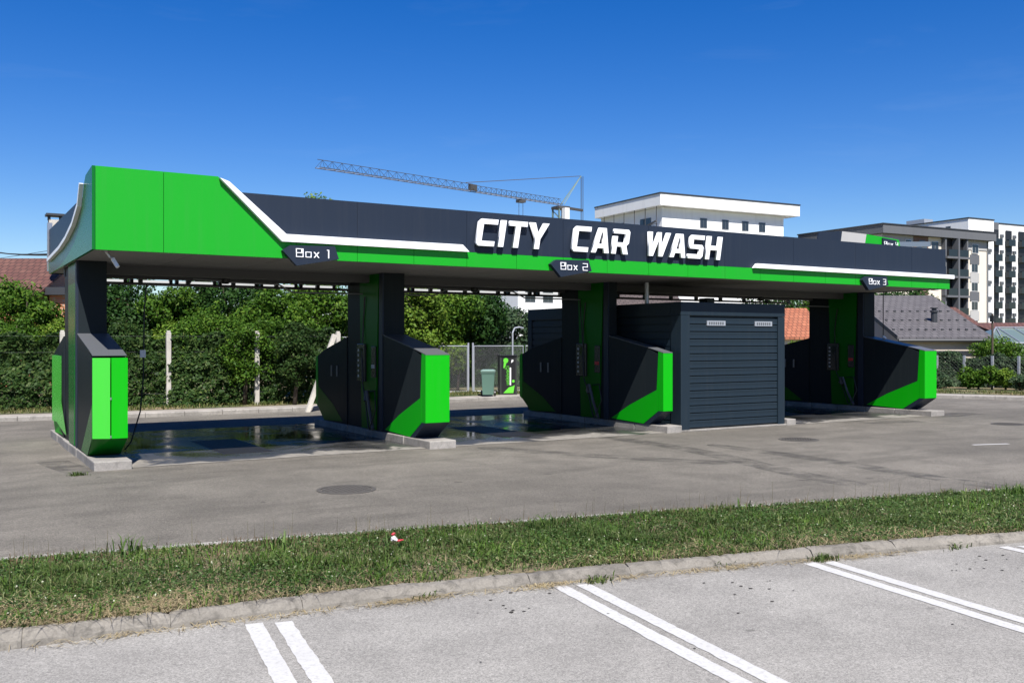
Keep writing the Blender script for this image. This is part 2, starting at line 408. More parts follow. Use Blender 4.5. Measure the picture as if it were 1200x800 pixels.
rm = MB(); a = W(1140,18.4); b_ = W(1182,18.6); d_ = (b_-a).normalized(); n_ = Vector((-d_.y,d_.x,0))*.05
rm.sheet([tuple(a-n_)[:2],tuple(b_-n_)[:2],tuple(b_+n_)[:2],tuple(a+n_)[:2]], .004); tag(rm.build('road_marking', PAINT), kind='structure')
# darker repaired / oily trails on the road in front of the bays
def trail_mat():
    m = mat('damp_trail', (.05,.048,.044), .75); t = NT(m); c = t.coord(); n = t.noise(c, 2.2, 5, .65)
    tr = t.n('ShaderNodeBsdfTransparent'); mx = t.n('ShaderNodeMixShader')
    g = t.ramp(n, [(.36,0.),(.66,.42)]); t.l(g, mx.inputs[0]); t.l(tr.outputs[0], mx.inputs[1]); t.l(t.b.outputs[0], mx.inputs[2]); t.l(mx.outputs[0], t.t.nodes['Material Output'].inputs[0])
    return m
TRAIL = trail_mat()
def trail(pts, w):
    b = MB(); l = smooth_line(pts, 3); a = offset_line(l, w/2); c = offset_line(l, -w/2); n = len(l)
    m = n//2
    for i in range(n):      # ragged ends
        k = min(1, min(i, n-1-i)/3)
        pa = Vector(a[i]).lerp(Vector(l[i]), 1-k); pc = Vector(c[i]).lerp(Vector(l[i]), 1-k); a[i] = tuple(pa); c[i] = tuple(pc)
    b.add([(p[0],p[1],.0035) for p in a]+[(p[0],p[1],.0035) for p in c], [(i,i+1,n+i+1,n+i) for i in range(n-1)]); return b
tb = MB()
for pts, w in (([W(700,20.2),W(820,17.5),W(930,14.4),W(1010,13.2)],.5),([W(830,18.5),W(960,16.2),W(1090,14.0),W(1180,13.0)],.45),
               ([W(560,18),W(700,16.6),W(860,15.6)],.5),([W(60,15.9),W(76,15.2),W(100,14.5)],.5),([W(985,23.7),W(1030,23.6),W(1080,23.9)],.8),
               ([W(1100,25.2),W(1120,26.2),W(1140,26.6)],.8),([W(690,10.6),W(650,10.65)],.16),([W(560,10.4),W(535,10.3)],.12),([W(480,10.2),W(430,10.0)],.16)):
    t_ = trail([(p.x,p.y) for p in pts], w); tb.add(t_.v, t_.f)
tag(tb.build('damp_stain', TRAIL), kind='structure')

def manhole(px, D, label, r=.34):
    c = W(px, D); m = mat('cast_iron', (.062,.056,.050), .8, 0)
    e = empty('manhole_cover', c, label, 'manhole cover', 'manhole covers in the asphalt')
    b = MB(); b.lathe((c.x,c.y,0), [(r+.06,-.01),(r+.06,.008),(r+.005,.010),(r+.005,-.01)], 28); b.build('frame', CONC if False else m, e)
    b = MB(); b.lathe((c.x,c.y,0), [(r-.01,-.01),(r-.01,.009)], 28)
    for i in range(-4,5):
        for j in range(-4,5):
            if math.hypot(i,j) < 4.4: b.box(c.x+i*.07-.02, c.x+i*.07+.02, c.y+j*.07-.02, c.y+j*.07+.02, .0095, .014)
    b.build('lid', m, e)
manhole(406, 12.85, 'round iron manhole cover, nearest the grass strip in the grey road')
manhole(936, 19.4, 'round iron manhole cover in the road in front of the dark equipment shed')
manhole(1182, 23, 'round iron manhole cover at the far right of the road')

# ------------------------------------------------------------------ canopy
YF, YR = 15.55, 21.75
ZB, ZS, ZT, ZG = 3.39, 3.66, 4.43, 4.655
XL, XR = 2.10, 23.10
can = empty('wash_canopy', (12.6, 18.7, 0), 'long car wash roof with green and anthracite fascia reading CITY CAR WASH', 'canopy')
g = .008
seams = [XL, 3.09] + [5.235+1.085*i for i in range(0,17)]
seams = [s for s in seams if s < XR-.4]+[XR]
# green block with slanted end + green band
gb = MB()
xa, xk = 3.93, 4.97            # slanted boundary between green block and dark panel: top and kink
def bx(z): return xk + (xa-xk)*(z-ZS)/(ZG-ZS)
for i in range(len(seams)-1):
    a, b = seams[i]+g/2, seams[i+1]-g/2
    if b <= xa: prof = [(a,ZB),(b,ZB),(b,ZG),(a,ZG)]
    elif a < xk:
        zb_ = ZS+(ZG-ZS)*(xk-b)/(xk-xa) if b < xk else ZS
        prof = [(a,ZB),(b,ZB),(b,zb_ if b < xk else ZS)]
        if b >= xk: prof.append((xk,ZS))
        if a <= xa: prof += [(xa,ZG),(a,ZG)]
        else: prof.append((a, ZS+(ZG-ZS)*(xk-a)/(xk-xa)))
    else: prof = [(a,ZB),(b,ZB),(b,ZS),(a,ZS)]
    gb.prism_y(prof, YF, YF+.05)
gb.build('green_fascia', GREEN, can)
db = MB()
XD = 22.93
dse = [xk-.55]+[6.32+2.17*i for i in range(0,8)]; dse = [s for s in dse if s < XD-.5]+[XD]
for i in range(len(dse)-1):
    a, b = dse[i]+.003, dse[i+1]-.003
    if i == 0:
        db.prism_y([(bx(ZS)+.01,ZS+.004),(b,ZS+.004),(b,ZT),(bx(ZT)+.01,ZT)], YF+.004, YF+.05)
    else: db.box(a, b, YF+.004, YF+.05, ZS+.004, ZT)
db.build('dark_fascia', DARK, can)
bb = MB(); bb.box(XL+.03, XD-.02, YF+.055, YF+.09, ZB+.02, ZT-.03); bb.box(XL+.03, 3.9, YF+.055, YF+.09, ZT-.03, ZG-.02); bb.build('fascia_backing', BLACK, can)
# white strips standing proud of the front
ws = MB()
tw = .125
s0 = Vector((xa+.02, ZG-.06)); 
ws.prism_y([(xa+.01,ZG-.03),(xa+.16,ZG-.08),(xk+.06,ZS+tw),(8.36,ZS+tw),(8.50,ZS+.0),(xk-.01,ZS+.0),], YF-.085, YF-.002)
ws.build('white_strip', WHITE, can)
ws = MB(); ws.prism_y([(15.92,ZS+tw*.8),(23.18,ZS+tw*.8),(23.18,ZS),(15.82,ZS)], YF-.085, YF-.002); ws.build('white_strip', WHITE, can)
# left end face: green with a white sweep and dark panels
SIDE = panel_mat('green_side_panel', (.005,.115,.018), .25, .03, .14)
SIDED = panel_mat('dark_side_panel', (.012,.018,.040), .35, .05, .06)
sweep = [(16.45,4.50),(16.72,4.17),(17.45,3.94),(18.4,3.79),(19.4,3.70),(21.5,3.62)]
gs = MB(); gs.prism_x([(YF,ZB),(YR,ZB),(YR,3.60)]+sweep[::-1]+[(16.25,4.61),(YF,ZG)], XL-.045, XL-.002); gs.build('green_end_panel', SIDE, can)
ds = MB(); ds.prism_x([(y+.03,z+.01) for y,z in sweep[1:]]+[(YR,3.63),(YR,4.30),(16.72,4.32)], XL-.04, XL-.002); ds.build('dark_end_panel', SIDED, can)
ss = MB(); up = [(16.52,4.52),(16.78,4.23),(17.48,4.005),(18.42,3.855),(19.41,3.765),(21.5,3.685)]
n_ = len(sweep); pr = sweep+up[::-1]
ss.add([(XL-.11,y,z) for y,z in pr]+[(XL-.047,y,z) for y,z in pr],
       [(i,i+1,2*n_-2-i,2*n_-1-i) for i in range(n_-1)]+[(2*n_+i,2*n_+2*n_-1-i,2*n_+2*n_-2-i,2*n_+i+1) for i in range(n_-1)]+[(i,(i+1)%(2*n_),2*n_+(i+1)%(2*n_),2*n_+i) for i in range(2*n_)])
ss.build('white_sweep', WHITE, can)
pe = MB(); pe.box(XL-.07, XL+.02, YR+.003, YR+.12, 3.45, 4.45); pe.build('end_post', ALU, can)
# rear, right end, roof and soffit
rf = MB(); rf.box(XL, XR, YR-.05, YR, ZB, 4.28); rf.box(XR-.06, XR-.01, YF+.1, YR-.06, ZB, 4.0); rf.build('rear_fascia', DARK, can)
rd = MB(); rd.box(XL+.02, XR-.07, YF+.10, YR-.06, 4.18, 4.26); rd.build('roof_deck', ROOFD, can)
sf = MB(); ys = [YF+.06, 17.1, 18.65, 20.2, YR-.06]
xs = [XL+.02+1.505*i for i in range(14)]+[XR-.07]
for i in range(len(xs)-1):
    for j in range(len(ys)-1):
        sf.box(xs[i]+.006, xs[i+1]-.006, ys[j]+.004, ys[j+1]-.004, ZB+.02, ZB+.05)
sf.build('soffit', SOFFIT, can)
sb = MB(); sb.box(XL+.03, XR-.08, YF+.11, YR-.07, ZB+.055, ZB+.08); sb.build('soffit_backing', BLACK, can)
bm_ = MB(); bm_.box(XL+.05, XR-.1, 18.75, 18.95, 3.24, ZB+.019); bm_.box(XL+.05, XR-.1, 19.9, 20.05, 3.24, ZB+.019); bm_.build('downstand_beam', BEAM, can)
rl = MB(); rl.tube([(XL+.4,20.95,3.20),(XR-.4,20.95,3.20)], .03)
for i in range(22): rl.box(2.7+i*.96, 2.78+i*.96, 20.9, 20.99, 3.17, ZB+.018)
rl.build('hanger_rail', BLACK, can)
# raised rear sign fascia with the box 4 plate, over the right half of the roof
rs = MB(); yr = 17.0
rs.prism_y([(21.45,4.27),(23.15,4.27),(22.95,4.82),(21.60,4.90)], yr, yr+.05); rs.build('raised_green_fascia', GREEN, can)
rs = MB(); rs.prism_y([(20.5,4.27),(21.445,4.27),(21.595,4.90),(20.62,4.92)], yr+.003, yr+.05); rs.build('raised_grey_fascia', PLASTER_G, can)
rs = MB(); rs.prism_y([(19.55,4.27),(20.495,4.27),(20.615,4.92),(19.75,4.86)], yr+.003, yr+.05); rs.build('raised_dark_fascia', DARK, can)
rs = MB(); A_ = (22.9,yr+.06,4.66); rs.hexa([(22.7,yr+.06,4.62),(24.45,yr+.06,4.72),(24.45,yr+.14,4.72),(22.7,yr+.14,4.62),(22.7,yr+.06,4.76),(24.45,yr+.06,4.86),(24.45,yr+.14,4.86),(22.7,yr+.14,4.76)])
rs.box(24.15,24.42,yr+.145,yr+.30,4.58,4.80); rs.box(22.72,22.9,yr+.06,yr+.14,4.265,4.615); rs.build('bracket_arm', ALU, can)

# ---------------- lettering as extruded outlines
def outline_obj(name, polys, ext, m, to_world, parent, bev=0, off=0):
    """polys: list of (outer, holes) in a plane; to_world maps (u,v) to the plane; extruded by ext along the plane's normal"""
    cu = bpy.data.curves.new(name, 'CURVE'); cu.dimensions = '2D'; cu.fill_mode = 'BOTH'; cu.extrude = ext/2; cu.bevel_depth = bev; cu.offset = off
    for poly in polys:
        for pl in poly:
            sp = cu.splines.new('POLY'); sp.points.add(len(pl)-1); sp.use_cyclic_u = True
            for k, (u, v) in enumerate(pl): sp.points[k].co = (u, v, 0, 1)
    tmp = bpy.data.objects.new('tmp_outline', cu); COL.objects.link(tmp)
    dg = bpy.context.evaluated_depsgraph_get(); me = bpy.data.meshes.new_from_object(tmp.evaluated_get(dg))
    bpy.data.objects.remove(tmp); bpy.data.curves.remove(cu)
    me.name = name; base = tree_base(parent)
    for v in me.vertices: v.co = Vector(to_world(v.co.x, v.co.y, v.co.z)) - base
    me.materials.clear(); me.materials.append(m)
    o = bpy.data.objects.new(name, me); COL.objects.link(o); o.parent = parent; return o
H = .52; S = .128; T = .108
LET = {
 'C': (.43, [[[(.06,0),(.41,0),(.41,T),(S,T),(S,H-T),(.43,H-T),(.43,H),(.06,H),(0,H-.06),(0,.06)]]]),
 'I': (S, [[[(0,0),(S,0),(S,H),(0,H)]]]),
 'T': (.42, [[[(0,H-T),(.21-S/2,H-T),(.21-S/2,0),(.21+S/2,0),(.21+S/2,H-T),(.42,H-T),(.42,H),(0,H)]]]),
 'Y': (.47, [[[(.235-S/2,0),(.235+S/2,0),(.235+S/2,.20),(.47,H),(.325,H),(.235,.315),(.145,H),(0,H),(.235-S/2,.20)]]]),
 'A': (.46, [[[(0,0),(.128,0),(.158,.095),(.302,.095),(.332,0),(.46,0),(.325,H),(.135,H)], [(.185,.195),(.275,.195),(.24,.41),(.22,.41)]]]),
 'R': (.44, [[[(0,0),(S,0),(S,.15),(.235,.15),(.30,0),(.44,0),(.375,.175),(.43,.23),(.43,H-.05),(.38,H),(0,H),(0,H-T+.005),(.305,H-T+.005),(.305,.25),(S,.25),(S,.375),(0,.375)]]]),
 'W': (.62, [[[(.085,0),(.205,0),(.305,.31),(.345,0),(.465,0),(.62,H),(.495,H),(.405,.18),(.365,H),(.26,H),(.16,.18),(.125,H),(0,H)]]]),
 'S': (.43, [[[(0,0),(.37,0),(.43,.06),(.43,.26),(.375,.315),(.128,.315),(.128,H-T),(.43,H-T),(.43,H),(.06,H),(0,H-.06),(0,.265),(.055,.21),(.302,.21),(.302,T),(0,T)]]]),
 'H': (.45, [[[(0,0),(S,0),(S,.205),(.322,.205),(.322,0),(.45,0),(.45,H),(.322,H),(.322,.315),(S,.315),(S,H),(0,H)]]]),
}
words = (('CITY', 8.61, [.055,.055,.03]), ('CAR', 10.78, [.045,.05]), ('WASH', 12.66, [.02,.05,.07]))
YL = YF-.075; z0 = 3.778; SL = .17
for w_, x0, gaps in words:
    x = x0
    for i, ch in enumerate(w_):
        wd, polys = LET[ch]
        outline_obj('letter', polys, .05, WHITE, lambda u, v, n, x=x: (x+u+SL*v, YL-n, z0+v), can, off=-.007)
        x += wd+(gaps[i] if i < len(gaps) else 0)
# small box signs, thin squared lettering
def rect(x0,x1,y0,y1): return [(x0,y0),(x1,y0),(x1,y1),(x0,y1)]
q = .016
BL = {
 'B': (.16, [[rect(0,.16,0,.18), rect(q,.16-q,q,.09-q/2), rect(q,.13-q,.09+q/2,.18-q)]]),
 'o': (.13, [[rect(0,.13,0,.12), rect(q,.13-q,q,.12-q)]]),
 'x': (.13, [[[(0,0),(.028,0),(.065,.045),(.102,0),(.13,0),(.08,.06),(.13,.12),(.102,.12),(.065,.075),(.028,.12),(0,.12),(.05,.06)]]]),
 '1': (.07, [[[(.035,0),(.06,0),(.06,.18),(.01,.18),(.01,.18-q),(.035,.18-q)]]]),
 '2': (.15, [[[(0,0),(.15,0),(.15,q),(q,q),(q,.09-q/2),(.15,.09-q/2),(.15,.18),(0,.18),(0,.18-q),(.15-q,.18-q),(.15-q,.09+q/2),(0,.09+q/2)]]]),
 '3': (.14, [[[(0,0),(.14,0),(.14,.18),(0,.18),(0,.18-q),(.14-q,.18-q),(.14-q,.09+q/2),(.03,.09+q/2),(.03,.09-q/2),(.14-q,.09-q/2),(.14-q,q),(0,q)]]]),
 '4': (.14, [[[(.14-q,0),(.14,0),(.14,.18),(.14-q,.18),(.14-q,.07+q),(q,.07+q),(q,.18),(0,.18),(0,.07),(.14-q,.07)]]]),
}
def box_text(s, x, z, y, parent, sc=1.0):
    polys = []; u0 = 0
    for ch in s:
        if ch == ' ': u0 += .11; continue
        wd, pl = BL[ch]
        for poly in pl: polys.append([[(u+u0, v) for u, v in c] for c in poly])
        u0 += wd+.045
    outline_obj('lettering', polys, .01, WHITE, lambda u, v, n: (x+u*sc, y-n, z+v*sc), parent)
for num, xt in ((1,4.96),(2,10.30),(3,19.48)):
    b = MB(); b.prism_y([(xt,3.51),(xt+.24,3.265),(xt+.985,3.405),(xt+.91,3.625),(xt+.13,3.60)], YF-.10, YF-.003)
    sg = b.build('bay_sign', DARK, can); sg['label'] = 'dark pointed plate reading Box %d' % num
    box_text('Box %d' % num, xt+.225, 3.41, YF-.107, sg, .80)
b = MB(); b.prism_y([(22.2,4.33),(22.80,4.33),(22.80,4.79),(22.22,4.83)], yr-.05, yr-.004); sg = b.build('bay_sign', DARK, can); sg['label'] = 'small dark plate reading Box 4 on the raised roof fascia'
box_text('Box 4', 22.26, 4.61, yr-.057, sg, .72)

# security camera under the left corner
scam = empty('security_camera', (2.45,15.95,3.30), 'small grey security camera under the left front corner of the roof', 'camera')
b = MB(); b.tube([(2.30,15.9,3.40),(2.36,15.88,3.31),(2.42,15.84,3.29)], .02); b.lathe((2.30,15.9,3.385), [(.05,0),(.05,.03)], 12); b.build('bracket', ALU, scam)
b = MB(); b.tube([(2.39,15.85,3.285),(2.45,15.80,3.17)], .036, 4); b.tube([(2.452,15.798,3.168),(2.46,15.79,3.155)], .03, 10); b.build('housing', FRAMEW, scam)
# tube lights in a row under the rear part
tl = empty('tube_light', (2.9,21.3,3.28), 'white fluorescent tube lit in the row under the rear roof edge', 'ceiling light', 'tube lights along the rear of the roof')
b = MB(); b.tube([(2.70,21.3,3.27),(3.42,21.3,3.27)], .030, 8); b.build('tube', TUBEM, tl, smooth=False)
for q_ in (2.63, 3.423):
    b = MB(); b.box(q_,q_+.067,21.25,21.35,3.24,ZB+.015); b.build('socket', BLACK, tl)
for i in range(1, 12):
    dx = .92*i + (1.0 if i > 5 else 0)
    copy_tree(tl, (dx,0,0))

# ------------------------------------------------------------------ pylons on concrete islands
isl_lab = {2.40:'long concrete kerb under the leftmost green pylon',8.15:'long concrete kerb under the pylon between box 1 and box 2',13.9:'concrete kerb under the pylon touching the dark shed',23.05:'long concrete kerb under the rightmost pylon'}
def island(xc, w, y0, y1):
    e = empty('concrete_island', (xc, y0, 0), isl_lab[xc], 'kerb island', 'concrete islands under the pylons')
    cuts = [y0, y0+1.15] + [y0+1.15+.98*i for i in range(1,5)]; cuts = [c for c in cuts if c < y1-.4]+[y1]
    b = MB()
    for a, c in zip(cuts, cuts[1:]): b.box(xc-w/2+random.uniform(-.008,.008), xc+w/2, a+.006, c-.006, -.03, .145+random.uniform(-.006,.006))
    b.build('kerb_block', CONC, e, bevel=.015)
island(2.40,.56,15.85,22.1); island(8.15,.56,15.85,22.1); island(13.9,.42,15.95,16.9+5.0); island(23.05,.56,15.85,22.1)

pyl_lab = {2.40:'leftmost pylon with two-tone green front cap and outer green fins',8.15:'dark pylon with green cap between box 1 and box 2',13.81:'dark pylon with green cap leaning against the shed wall',23.05:'rightmost dark pylon with green cap, beyond box 3'}
CTRL = mat('control_face', (.02,.021,.024), .25); BTN = mat('button_grey', (.35,.36,.36), .5); RED = mat('red_sticker', (.45,.02,.02), .5)
GUN = mat('gun_grey', (.06,.06,.065), .4)
def pylon(xc, w, first=False):
    x0, x1 = xc-w/2, xc+w/2; cy0, cy1 = 18.05, 20.05
    e = empty('wash_pylon', (xc, 19, 0), pyl_lab[xc], 'pylon', 'pylons between the wash bays')
    b = MB(); b.box(x0+.02, x1-.02, cy0, cy1, .15, ZB+.018); b.build('column', NAVY, e, bevel=.006)
    b = MB(); b.prism_x([(16.25,1.72),(16.62,1.855),(cy0-.003,2.12),(cy0-.003,.15),(16.75,.15),(16.25,.46)], x0, x1)
    b.build('front_wing', NAVY, e)
    b = MB(); b.prism_x([(cy1+.003,2.10),(21.5,1.80),(21.92,1.66),(21.92,.46),(21.5,.15),(cy1+.003,.15)], x0, x1); b.build('rear_wing', NAVY, e)
    # green front cap, bottom bevelled back
    if first:
        b = MB(); ch = .13; xm = xc
        prof = lambda y: [(y,1.74),(16.247,1.725),(16.247,.46),(y,.47)]
        b.hexa([(x0,16.08+ch,.47),(xm-.01,16.08,.47),(xm-.01,16.247,.47),(x0,16.247,.47),(x0,16.08+ch,1.74),(xm-.01,16.08,1.74),(xm-.01,16.247,1.74),(x0,16.247,1.74)])
        b.build('green_cap', panel_mat('lighter_green_panel', (.04,.45,.03), .22, .03, .7), e)
        b = MB(); b.box(xm+.01, x1, 16.08, 16.247, .47, 1.74); b.build('green_cap', GREEN2, e)
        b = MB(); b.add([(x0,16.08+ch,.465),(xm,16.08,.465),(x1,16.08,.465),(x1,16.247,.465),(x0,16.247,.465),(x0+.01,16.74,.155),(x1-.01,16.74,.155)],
                        [(0,5,6,2,1),(0,1,2,3,4),(4,3,6,5),(0,4,5),(2,6,3)]); b.build('cap_foot', GREEN_SHADE, e)  # shade of the down-facing bevel is put into the foot's green
        b = MB(); b.lathe((xm,16.075,1.1),[(.012,-.02),(.012,.02)],8); b.lathe((xm,16.075,.5),[(.012,-.02),(.012,.02)],8); b.build('latch', ALU, e)
    else:
        b = MB(); b.prism_x([(16.08,1.74),(16.247,1.78),(16.247,.47),(16.08,.47)], x0-.003, x1+.003); b.build('green_cap', GREEN2, e)
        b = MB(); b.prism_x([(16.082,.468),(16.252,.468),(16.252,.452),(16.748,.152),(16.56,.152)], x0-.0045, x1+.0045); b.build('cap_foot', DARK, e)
    # sloping grey top plate of the wing
    ty = 16.215 if first else 16.08; tz = 1.773 if first else 1.745
    b = MB(); b.prism_x([(ty,tz),(16.62,1.86),(cy0-.005,2.125),(cy0-.005,2.14),(16.62,1.875),(ty,tz+.015)], x0-.004, x1+.004); b.build('top_plate', panel_mat('grey_plate',(.085,.09,.098),.4), e)
    # green flashes on both sides of the wings, the green stripe of the column
    for sx in (x0-.004, x1+.004):
        xa_, xb_ = (sx, x0-.0005) if sx < xc else (x1+.0005, sx)
        b = MB()
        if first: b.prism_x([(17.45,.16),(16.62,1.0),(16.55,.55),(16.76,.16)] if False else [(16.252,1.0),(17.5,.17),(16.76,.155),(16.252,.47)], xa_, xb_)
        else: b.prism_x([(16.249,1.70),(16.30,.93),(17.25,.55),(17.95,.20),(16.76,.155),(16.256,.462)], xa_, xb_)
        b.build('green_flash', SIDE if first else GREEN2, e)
        b = MB(); b.prism_x([(21.915,1.64),(21.86,.93),(20.9,.55),(20.3,.20),(21.49,.155),(21.915,.47)], xa_, xb_); b.build('green_flash', GREEN2 if first else GREEN_SHADE, e)
        xs_, xt_ = (x0-.006, x0+.0195) if sx < xc else (x1-.0195, x1+.006)
        b = MB(); b.prism_x([(18.28,ZB+.015),(19.30,ZB+.015),(19.18,.16),(18.42,.16)], xs_, xt_); b.build('green_stripe', SIDE if first else GREEN_SHADE, e)  # on the other pylons the roof's shade is painted into the stripe
    b = MB(); b.prism_x([(21.923,1.68),(22.05,1.62),(22.05,.52),(21.923,.45)], x0-.003, x1+.003); b.build('rear_cap', GREEN2, e)
    b = MB(); b.box(x0-.012,x0+.02,18.06,18.24,.16,ZB+.016) ; b.build('corner_trim', DARK, e)
    if not first:
        # control panel with buttons facing the bay on the left, gun holder and lance hose
        b = MB(); b.box(x0-.07, x0-.007, 18.90, 19.30, 1.15, 1.95); cp = b.build('control_panel', CTRL, e, bevel=.01)
        for k in range(6):
            b = MB(); b.box(x0-.078, x0-.0705, 19.17, 19.23, 1.24+k*.11, 1.29+k*.11); b.build('button', BTN, cp)
        b = MB(); b.box(x0-.076, x0-.0705, 18.96, 19.12, 1.66, 1.86); b.build('display', GLASS, cp)
        b = MB(); b.box(x0-.05, x0-.013, 18.36, 18.56, 1.25, 1.9)
        ck = b.build('card_reader', CTRL, e, bevel=.008)
        b = MB(); b.box(x0-.056,x0-.0505,18.38,18.54,1.44,1.52); b.build('sticker', RED if xc > 10 else BTN, ck)
        for q_ in (20.6, 20.95):
            b = MB(); b.box(x0-.02, x0-.001, q_, q_+.06, 1.2, 1.45); b.build('door_handle', STEEL, e)
        b = MB(); b.tube([(x0-.06,18.85,.80),(x0-.09,18.7,.95),(x0-.09,18.55,.55),(x0-.12,18.3,.18)], .035, 8); b.tube([(x0-.05,18.8,.95),(x0-.1,18.72,.75)], .05, 8); b.build('lance_holder', GUN, e)
        pts = [(x0-.03,18.95,2.95),(x0-.02,19.05,2.4),(x0-.08,19.0,1.6),(x0-.08,18.95,1.1),(x0-.1,18.75,.8),(x0-.14,18.5,.25),(x0-.16,18.4,.17),(x0-.1,18.2,.6),(x0-.06,18.35,.98),(x0-.06,18.6,.95)]
        b = MB(); b.tube([tuple(p)+() for p in pts], .014, 6); b.build('hose', RUBBER, e)
    else:
        for (ya, xb2, zt, zb2) in ((20.40, x0-.065, 1.72, .40),):
            b = MB(); b.prism_z([(x0-.002,ya),(xb2,21.45),(x0-.002,21.45)], zb2, zt)
            b.add([(x0-.004,19.6,.24),(x0-.03,20.4,1.02),(x0-.05,20.65,.40),(x0-.004,19.9,.24)], [(0,1,2,3)])
            b.build('outer_fin', panel_mat('fin_green',(.06,.5,.04),.25,.03,.7), e)
    return e
pylon(2.40, .50, True); pylon(8.15, .50); pylon(13.81, .26); pylon(23.05, .50)

# ------------------------------------------------------------------ equipment shed
sx0, sx1, sy0, sy1, sz = 14.16, 17.42, 16.05, 22.4, 2.88
shed = empty('equipment_shed', (15.8, 19.2, 0), 'dark slatted metal equipment shed under the roof between box 2 and box 3', 'shed')
b = MB(); b.box(sx0+.06, sx1-.06, sy0+.08, sy1-.06, .02, sz-.05); b.build('wall', SHEDM, shed)
b = MB()
b.box(sx0, sx0+.26, sy0, sy0+.34, 0, sz-.30); b.box(sx1-.22, sx1, sy0, sy0+.34, 0, sz-.30); b.box(sx0-.004, sx1+.004, sy0-.004, sy0+.34, sz-.297, sz)
b.box(sx0, sx0+.2, sy1-.2, sy1, 0, sz-.3); b.box(sx0, sx0+.055, sy0+.345, sy1-.003, sz-.3, sz); b.box(sx1-.055, sx1, sy0+.345, sy1-.003, sz-.3, sz); b.box(sx1-.2, sx1, sy1-.2, sy1, 0, sz-.3)
b.build('frame', SHEDM, shed, bevel=.006)
b = MB(); n = 15; zz = .06; hh = (sz-.30-.06-.03)/n
for i in range(n):
    za = zz+i*hh
    b.prism_x([(sy0+.04,za+.005),(sy0+.03,za+.018),(sy0+.034,za+hh*.5),(sy0+.030,za+hh-.022),(sy0+.05,za+hh-.007),(sy0+.079,za+hh-.007),(sy0+.079,za+.005)], sx0+.262, sx1-.222)
b.build('slatted_front', SHEDM, shed)
b = MB()
for i in range(n):
    za = zz+i*hh
    b.box(sx0+.02, sx0+.058, sy0+.343, sy1-.203, za+.012, za+hh-.012)
b.build('slatted_side', SHEDM, shed)
for xv in (14.95, 16.45):
    b = MB(); b.box(xv, xv+.56, sy0+.012, sy0+.045, 2.36, 2.47); v = b.build('vent', GALV, shed)
    b = MB()
    for k in range(7): b.box(xv+.05+k*.068, xv+.09+k*.068, sy0+.006, sy0+.0115, 2.385, 2.445)
    b.build('louvre', STEEL, v)
b = MB(); b.box(sx0-.03, sx1+.03, sy0-.03, sy1+.03, -.02, .035); b.build('base_slab', CONC, shed)
b = MB(); b.tube([(14.3,17.4,sz),(14.3,17.4,3.38)], .05, 8); b.build('pipe', GALV, shed)
b = MB(); b.box(16.75,17.0,18.0,18.3,sz+.002,sz+.22); b.build('roof_duct', SHEDM, shed)
b = MB(); b.box(17.45,17.75,16.0,17.0,-.03,.14); o = b.build('concrete_block', CONC, bevel=.012); tag(o, 'short concrete kerb block at the right foot of the dark shed', 'concrete block')

# ------------------------------------------------------------------ ceiling booms with hoses
def boom(label, xc, yc, arms, hose):
    e = empty('ceiling_boom', (xc,yc,3.3), label, 'hose boom', 'swivel booms under the roof')
    b = MB(); b.lathe((xc,yc,3.16), [(.06,0),(.09,.03),(.09,.10),(.05,.12),(.05,.248)], 12); b.build('swivel', BLACK, e)
    for pts in arms:
        b = MB(); b.tube(pts, .018, 6); b.build('arm', STEEL, e)
    if hose:
        b = MB(); b.tube(hose, .013, 6); b.build('hose', RUBBER, e)
    return e
b1 = boom('grey pipe boom over box 1 with its black hose hanging to the wet floor', 5.05, 19.4,
     [[(5.05,19.4,3.22),(4.35,19.15,3.22),(4.25,19.1,3.08),(3.42,18.75,3.06)], [(5.05,19.4,3.2),(6.1,19.3,3.18),(6.4,19.27,3.02),(7.95,19.1,3.02)]],
     [(3.42,18.75,3.05),(3.38,18.74,2.6),(3.37,18.74,1.9),(3.36,18.74,1.3),(3.30,18.7,.7),(3.12,18.6,.15),(3.0,18.5,.03)])
b = MB(); b.box(3.30,3.40,18.72,18.76,1.70,1.84); tag(b.build('tag_plate', FRAMEW, b1), None)
boom('grey pipe boom over box 2 reaching left and right', 10.9, 19.6, [[(10.9,19.6,3.22),(11.9,19.5,3.2),(12.2,19.45,3.05),(13.7,19.2,3.03)], [(10.9,19.6,3.2),(10.2,19.7,3.2),(9.9,19.7,3.06),(8.6,19.4,3.05)]],
     [(13.66,19.2,3.02),(13.62,19.1,2.6),(13.6,19.0,2.0),(13.6,18.95,1.2)])
boom('grey pipe boom over box 3 right of the shed', 20.3, 19.6, [[(20.3,19.6,3.22),(21.2,19.5,3.2),(21.5,19.45,3.05),(22.7,19.2,3.03)]], None)
boom('grey pipe boom beyond the rightmost pylon with a thin hanging hose', 25.6, 20.2, [], [(24.9,18.4,3.35),(24.9,18.4,2.6),(24.9,18.4,2.07)]) if False else None
hh_ = W(1035, 27.2)
hz = empty('hanging_hose', hh_, 'thin hose hanging right of the rightmost pylon with a pale nozzle', 'hose')
b = MB(); b.tube([(hh_.x,hh_.y,3.42),(hh_.x,hh_.y,2.8),(hh_.x,hh_.y,2.16)], .014, 6); b.tube([(XR-.1,hh_.y-.6,3.405),(hh_.x,hh_.y,3.41)], .02, 6); b.build('hose', RUBBER, hz)
b = MB(); b.tube([(hh_.x-.03,hh_.y,2.15),(hh_.x+.08,hh_.y-.02,2.09)], .035, 8); b.build('nozzle', FRAMEW, hz)

